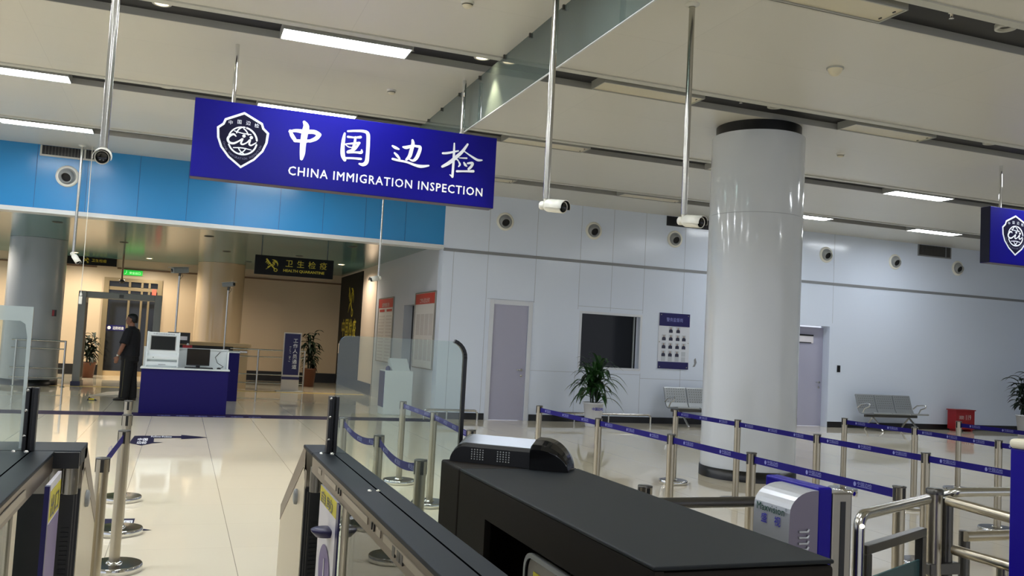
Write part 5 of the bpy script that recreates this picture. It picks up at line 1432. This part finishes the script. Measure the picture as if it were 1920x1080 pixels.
m = MB(); m.box(XB_-0.03, XB_, YN+0.05, 3.545, 0, 0.962); m.build('back_plate', 'gate_black', t)
m = MB(); m.box(XA+0.025, XB_-0.03, YN+0.05, 3.545, 0.0, 0.16); m.box(XA+0.34, XA+0.36, YN+0.05, 3.545, 0.16, 0.962); m.build('recess_lining', 'gate_black', t)
def rr(y0, y1, z0, z1, r, n=6):
    pts = []
    for cy_, cz_, a0 in ((y1-r, z1-r, 0), (y0+r, z1-r, 90), (y0+r, z0+r, 180), (y1-r, z0+r, 270)):
        for k in range(n+1):
            a = math.radians(a0+90*k/n); pts.append((cy_+r*math.cos(a), cz_+r*math.sin(a)))
    return pts
m = MB(); o_, i_ = rr(2.10, 2.82, 0.25, 0.838, 0.06), rr(2.115, 2.805, 0.265, 0.823, 0.05); n = len(o_); xq = XA+0.012
m.add([V((xq, a, b)) for a, b in o_]+[V((xq, a, b)) for a, b in i_], [(k, (k+1) % n, n+(k+1) % n, n+k) for k in range(n)])
m.add([V((xq+0.02, a, b)) for a, b in o_]+[V((xq, a, b)) for a, b in o_], [(k, (k+1) % n, n+(k+1) % n, n+k) for k in range(n)])
df = m.build('door_rim', 'grey_plastic', t)
m = MB(); m.prism(i_, lambda a, b: V((xq+0.006, a, b)), lambda a, b: V((xq+0.012, a, b))); m.build('door_panel', 'black_gloss', df)
m = MB(); m.box(xq+0.004, xq+0.006, 2.56, 2.74, 0.66, 0.785); m.build('yellow_label', 'yellow_label', df)
m = MB(); m.box(xq+0.004, xq+0.006, 2.49, 2.505, 0.27, 0.80); m.build('divider', 'grey_plastic', df)
m = MB(); m.tube([(XA+0.1, 2.62, 0.16), (XA+0.1, 2.62, 0.93)], 0.006, 8); m.build('rod', 'cream', t)
# scanner hood, turned towards the lane
HA, HN = V((0.76, -0.65, 0)).normalized(), V((0.65, 0.76, 0)).normalized()
HO = V((1.150, 3.765, 1.0))
hprof = [(0.0, 0.001), (0.0, 0.068), (0.010, 0.082), (0.085, 0.116), (0.105, 0.108), (0.118, 0.06), (0.12, 0.001)]
def hp(u, w_, z): return HO+HA*u+HN*w_+Z_*z
m = MB(); us = [(-0.015, 0.02)]+[(-0.015+0.07*(1-math.cos(pi/2*k/6)), math.sin(pi/2*k/6)) for k in range(1, 7)]+[(0.38, 1.0)]
n = len(hprof); vs = []
for u, h in us: vs += [hp(u, w_, 0.001+(z-0.001)*h) for w_, z in hprof]
fs = []
for i in range(len(us)-1):
    for k in range(n-1): fs.append((i*n+k, (i+1)*n+k, (i+1)*n+k+1, i*n+k+1))
fs.append(tuple((len(us)-1)*n+k for k in range(n)))
m.add(vs, fs); hd = m.build('scanner_hood', 'gate_black', t, bevel=0.003)
m = MB(); m.poly([hp(0.035, 0.012, 0.0845), hp(0.37, 0.012, 0.0845), hp(0.37, 0.083, 0.1165), hp(0.06, 0.083, 0.1165)]); m.build('top_face', 'hood_silver', hd)
m = MB(); fw = [(-0.025, 0.001), (-0.025, 0.085), (-0.012, 0.105), (0.03, 0.122), (0.09, 0.128), (0.13, 0.11), (0.145, 0.001)]
us = [(0.362, 0.90), (0.368, 1.0), (0.40, 1.0)]+[(0.40+0.125*math.sin(pi/2*k/20), math.cos(pi/2*k/20)) for k in range(1, 21)]
n = len(fw); vs = []
for u, h in us: vs += [hp(u, w_*(0.55+0.45*h)+0.02*(1-h), 0.001+(z-0.001)*max(h, 0.01)) for w_, z in fw]
fs = [tuple(reversed(range(n)))]
for i in range(len(us)-1):
    for k in range(n-1): fs.append((i*n+k, (i+1)*n+k, (i+1)*n+k+1, i*n+k+1))
m.add(vs, fs); m.build('end_cheek', 'black_gloss', hd, bevel=0.002)
m = MB()
for cu in (0.115, 0.235):
    for r_ in range(5):
        for c_ in range(5): m.lathe([(0, 0.001), (0.0034, 0.0008), (0.0034, 0)], hp(cu+(c_-2)*0.013, -0.0005, 0.018+r_*0.010), -HN, 6)
m.build('speaker_hole', 'grey_plastic', hd, props={'kind': 'stuff'})

# --- silver and blue reader unit
t = thing('reader_gate', 'silver and blue reader unit with green lettering standing right of the dark cabinet', 'reader unit', (1.97, 2.5, 0))
prof = [(1.85, 0.35), (1.85, 0.93), (1.852, 1.03)]
for k in range(1, 9):
    a = math.radians(180-90*k/8); prof.append((1.952+0.10*math.cos(a), 1.03+0.072*math.sin(a)))
prof += [(1.962, 1.102), (1.962, 0.35)]
m = MB().use('silver')
n = len(prof); ya, yb = 2.372, 2.56
for i in range(n-1):
    (a, b), (c, d) = prof[i], prof[i+1]; m.add([V((a, ya, b)), V((a, yb, b)), V((c, yb, d)), V((c, ya, d))], [(0, 1, 2, 3)], True)
m.use('silver_side'); m.poly([V((a, ya, b)) for a, b in reversed(prof)]); m.use('silver'); m.poly([V((a, yb, b)) for a, b in prof])
hs = m.build('reader_housing', None, t)
m = MB(); m.text('Maxvision', (1.8485, 2.54, 1.018), -Y_, Z_, width=0.145, height=0.024, weight=0.008, spacing=1.05); m.text('®', (1.8485, 2.392, 1.034), -Y_, Z_, size=0.014); m.build('lettering', 'green_text', hs)
m = MB(); m.text('盛', (1.8485, 2.515, 0.982), -Y_, Z_, size=0.034, weight=0.008); m.text('视', (1.8485, 2.445, 0.982), -Y_, Z_, size=0.034, weight=0.008); m.build('lettering', 'blue_text', hs)
m = MB()
for k in range(6):
    z = 0.975-k*0.0185; m.tube([(1.888, ya-0.001, z-0.002), (1.92, ya-0.004, z-0.002), (1.925, ya-0.003, z+0.006)], 0.0038, 8)
m.build('vent_louver', 'silver', hs)
m = MB(); m.box(1.85, 1.962, 2.372, 2.56, 0, 0.35); m.build('plinth', 'silver_side', t)
m = MB(); m.box(1.963, 2.018, 2.372, 2.655, 0.0, 1.112); m.build('blue_panel', 'unit_blue', t, bevel=0.008, seg=3)
m = MB(); m.box(2.020, 2.100, 2.374, 2.44, 0.0, 1.094); ps = m.build('guide_post', 'brushed_steel', t, bevel=0.006)
m = MB(); m.box(2.052, 2.072, 2.3725, 2.375, 0.1, 1.066); m.build('slot', 'black', ps)
m = MB(); m.tube([(2.10, 2.42, 1.088), (2.125, 2.42, 1.088), (2.13, 2.40, 1.086)], 0.008, 8); m.build('stub', 'chrome', t)

# --- steel swing rails and glass screens at right
def tubes(name, label, paths, r, cat='railing', matn='steel', group=None):
    t = thing(name, label, cat, V(paths[0][1][0])*1.0, group); t.location.z = 0
    for nm, p, rr_, mt in paths:
        mm = MB(); mm.tube(p, rr_ or r, 16); mm.build(nm, mt or matn, t)
    return t
def bend(a, c, b, r=0.05, n=5):
    a, b, c = V(a), V(b), V(c); u, w = (a-c).normalized(), (b-c).normalized(); out = [a]
    for k in range(n+1):
        f = k/n; p0, p1, p2 = c+u*r, c, c+w*r; out.append(p0*(1-f)**2+p1*2*f*(1-f)+p2*f*f)
    return out+[b]
t = tubes('swing_rail', 'bent steel swing gate rail with a glass lower panel right of the reader unit', [
    ('rail_tube', bend((2.43, 2.71, 0.05), (2.43, 2.71, 0.95), (3.06, 3.01, 0.95), 0.06), 0.021, 'steel')], 0.021)
dd = V((0.63, 0.30, 0)).normalized(); pn_ = V((-dd.y, dd.x, 0)); b0 = V((2.43, 2.71, 0))
def pbar(s0, s1, z0, z1, w=0.018): return (b0+dd*((s0+s1)/2)+Z_*((z0+z1)/2), dd*((s1-s0)/2), pn_*w, Z_*((z1-z0)/2))
m = MB(); m.obox(*pbar(0.045, 0.66, 0.80, 0.835)); m.obox(*pbar(0.045, 0.09, 0.1, 0.80)); m.obox(*pbar(0.62, 0.66, 0.1, 0.80)); m.obox(*pbar(0.045, 0.66, 0.08, 0.12)); fr_ = m.build('panel_frame', 'dark_steel', t, bevel=0.003)
m = MB(); m.obox(*pbar(0.09, 0.62, 0.12, 0.705, 0.004)); m.build('glass_panel', 'teal_glass', fr_)
m = MB(); m.lathe([(0.007, 0), (0.007, 0.006), (0, 0.009)], (2.425, 2.688, 0.915), (-0.4, -0.9, 0), 12); m.build('indicator_lamp', 'downlight_lit', t)
t = tubes('corner_post', 'steel corner post where the rails meet at right', [
    ('post', [(3.145, 3.05, 0.0), (3.145, 3.05, 0.968)], 0.033, 'post_steel'), ('inner_post', [(3.225, 3.06, 0.0), (3.225, 3.06, 0.945)], 0.028, 'dark_steel')], 0.03, 'post')
m = MB(); m.lathe([(0.037, 0.965), (0.037, 0.985), (0.03, 0.99), (0, 0.99)], (3.145, 3.05, 0), n=20); m.build('cap', 'dark_steel', t)
for z in (0.40, 0.62):
    m = MB(); m.box(3.10, 3.27, 3.02, 3.09, z, z+0.05); m.build('clamp', 'dark_steel', t, bevel=0.004)
t = tubes('side_rail', 'steel rail running from the corner post towards the viewer', [
    ('rail_tube', [(3.165, 2.992, 0.945), (3.14, 2.6, 0.935), (3.13, 2.34, 0.93)], 0.022, 'post_steel'), ('lower_bar', [(3.20, 2.99, 0.735), (3.19, 2.34, 0.735)], 0.022, 'post_steel'), ('end_post', [(3.135, 2.34, 0), (3.135, 2.34, 0.93)], 0.022, 'post_steel')], 0.022)
m = MB(); m.box(3.19, 3.198, 2.34, 2.72, 0.12, 0.69); m.build('glass_panel', 'teal_glass', t)
m = MB(); m.tube([(3.19, 2.74, 0), (3.19, 2.74, 0.72)], 0.022, 12); m.build('mid_post', 'post_steel', t)
t = tubes('cross_rail', 'steel rail running right from behind the corner post', [
    ('rail_tube', bend((3.30, 3.20, 0.92), (3.33, 3.10, 0.962), (4.6, 3.10, 0.962), 0.04), 0.021, 'steel'), ('lower_bar', [(3.40, 3.12, 0.76), (4.6, 3.12, 0.76)], 0.024, 'post_steel'), ('end_post', [(4.6, 3.12, 0), (4.6, 3.12, 0.96)], 0.022, 'steel'), ('post', [(3.42, 3.14, 0), (3.42, 3.14, 0.78)], 0.024, 'dark_steel'), ('stub', [(3.30, 3.20, 0.0), (3.30, 3.20, 0.93)], 0.02, 'steel')], 0.021)
t = tubes('cross_rail', 'dark steel rail passing behind the silver reader unit', [
    ('rail_tube', [(1.70, 3.03, 0.945), (2.40, 3.03, 0.945)], 0.021, 'dark_steel'), ('post', [(2.36, 3.03, 0), (2.36, 3.03, 0.945)], 0.021, 'dark_steel'), ('post', [(1.74, 3.03, 0), (1.74, 3.03, 0.945)], 0.021, 'dark_steel')], 0.021)
# --- blue block at the right edge
t = thing('reader_gate', 'blue block with a rounded cream top at the right edge', 'reader unit', (2.9, 2.2, 0))
m = MB(); m.box(2.705, 3.1, 2.10, 2.30, 0.0, 1.255); m.build('blue_panel', 'unit_blue', t, bevel=0.004)
m = MB(); m.box(2.698, 3.11, 2.09, 2.305, 1.255, 1.289); m.build('top_cover', 'cream', t, bevel=0.015, seg=4)
# ================================================================== LIGHT
w = bpy.data.worlds.new('world'); SC.world = w; w.use_nodes = True
bg = w.node_tree.nodes['Background']; bg.inputs[0].default_value = (0.80, 0.86, 1.0, 1); bg.inputs[1].default_value = 0.35
for x, y, on in WD:
    if on: spot('warm_beam', (x, y, ZF-0.02), (x, y, 0), 125 if y > 24.5 else 95, (1.0, 0.86, 0.68), 165, 0.5, 0.09)  # spots for the added warm downlights
SC.view_settings.view_transform = 'Standard'; SC.view_settings.look = 'None'
SC.view_settings.exposure = 1.5; SC.view_settings.gamma = 1.0; SC.view_settings.use_curve_mapping = False
SC.cycles.max_bounces = 10; SC.cycles.transparent_max_bounces = 16; SC.cycles.caustics_reflective = False; SC.cycles.caustics_refractive = False
SC.cycles.sample_clamp_indirect = 4.0
SC.cycles.use_denoising = True
bpy.context.view_layer.update()
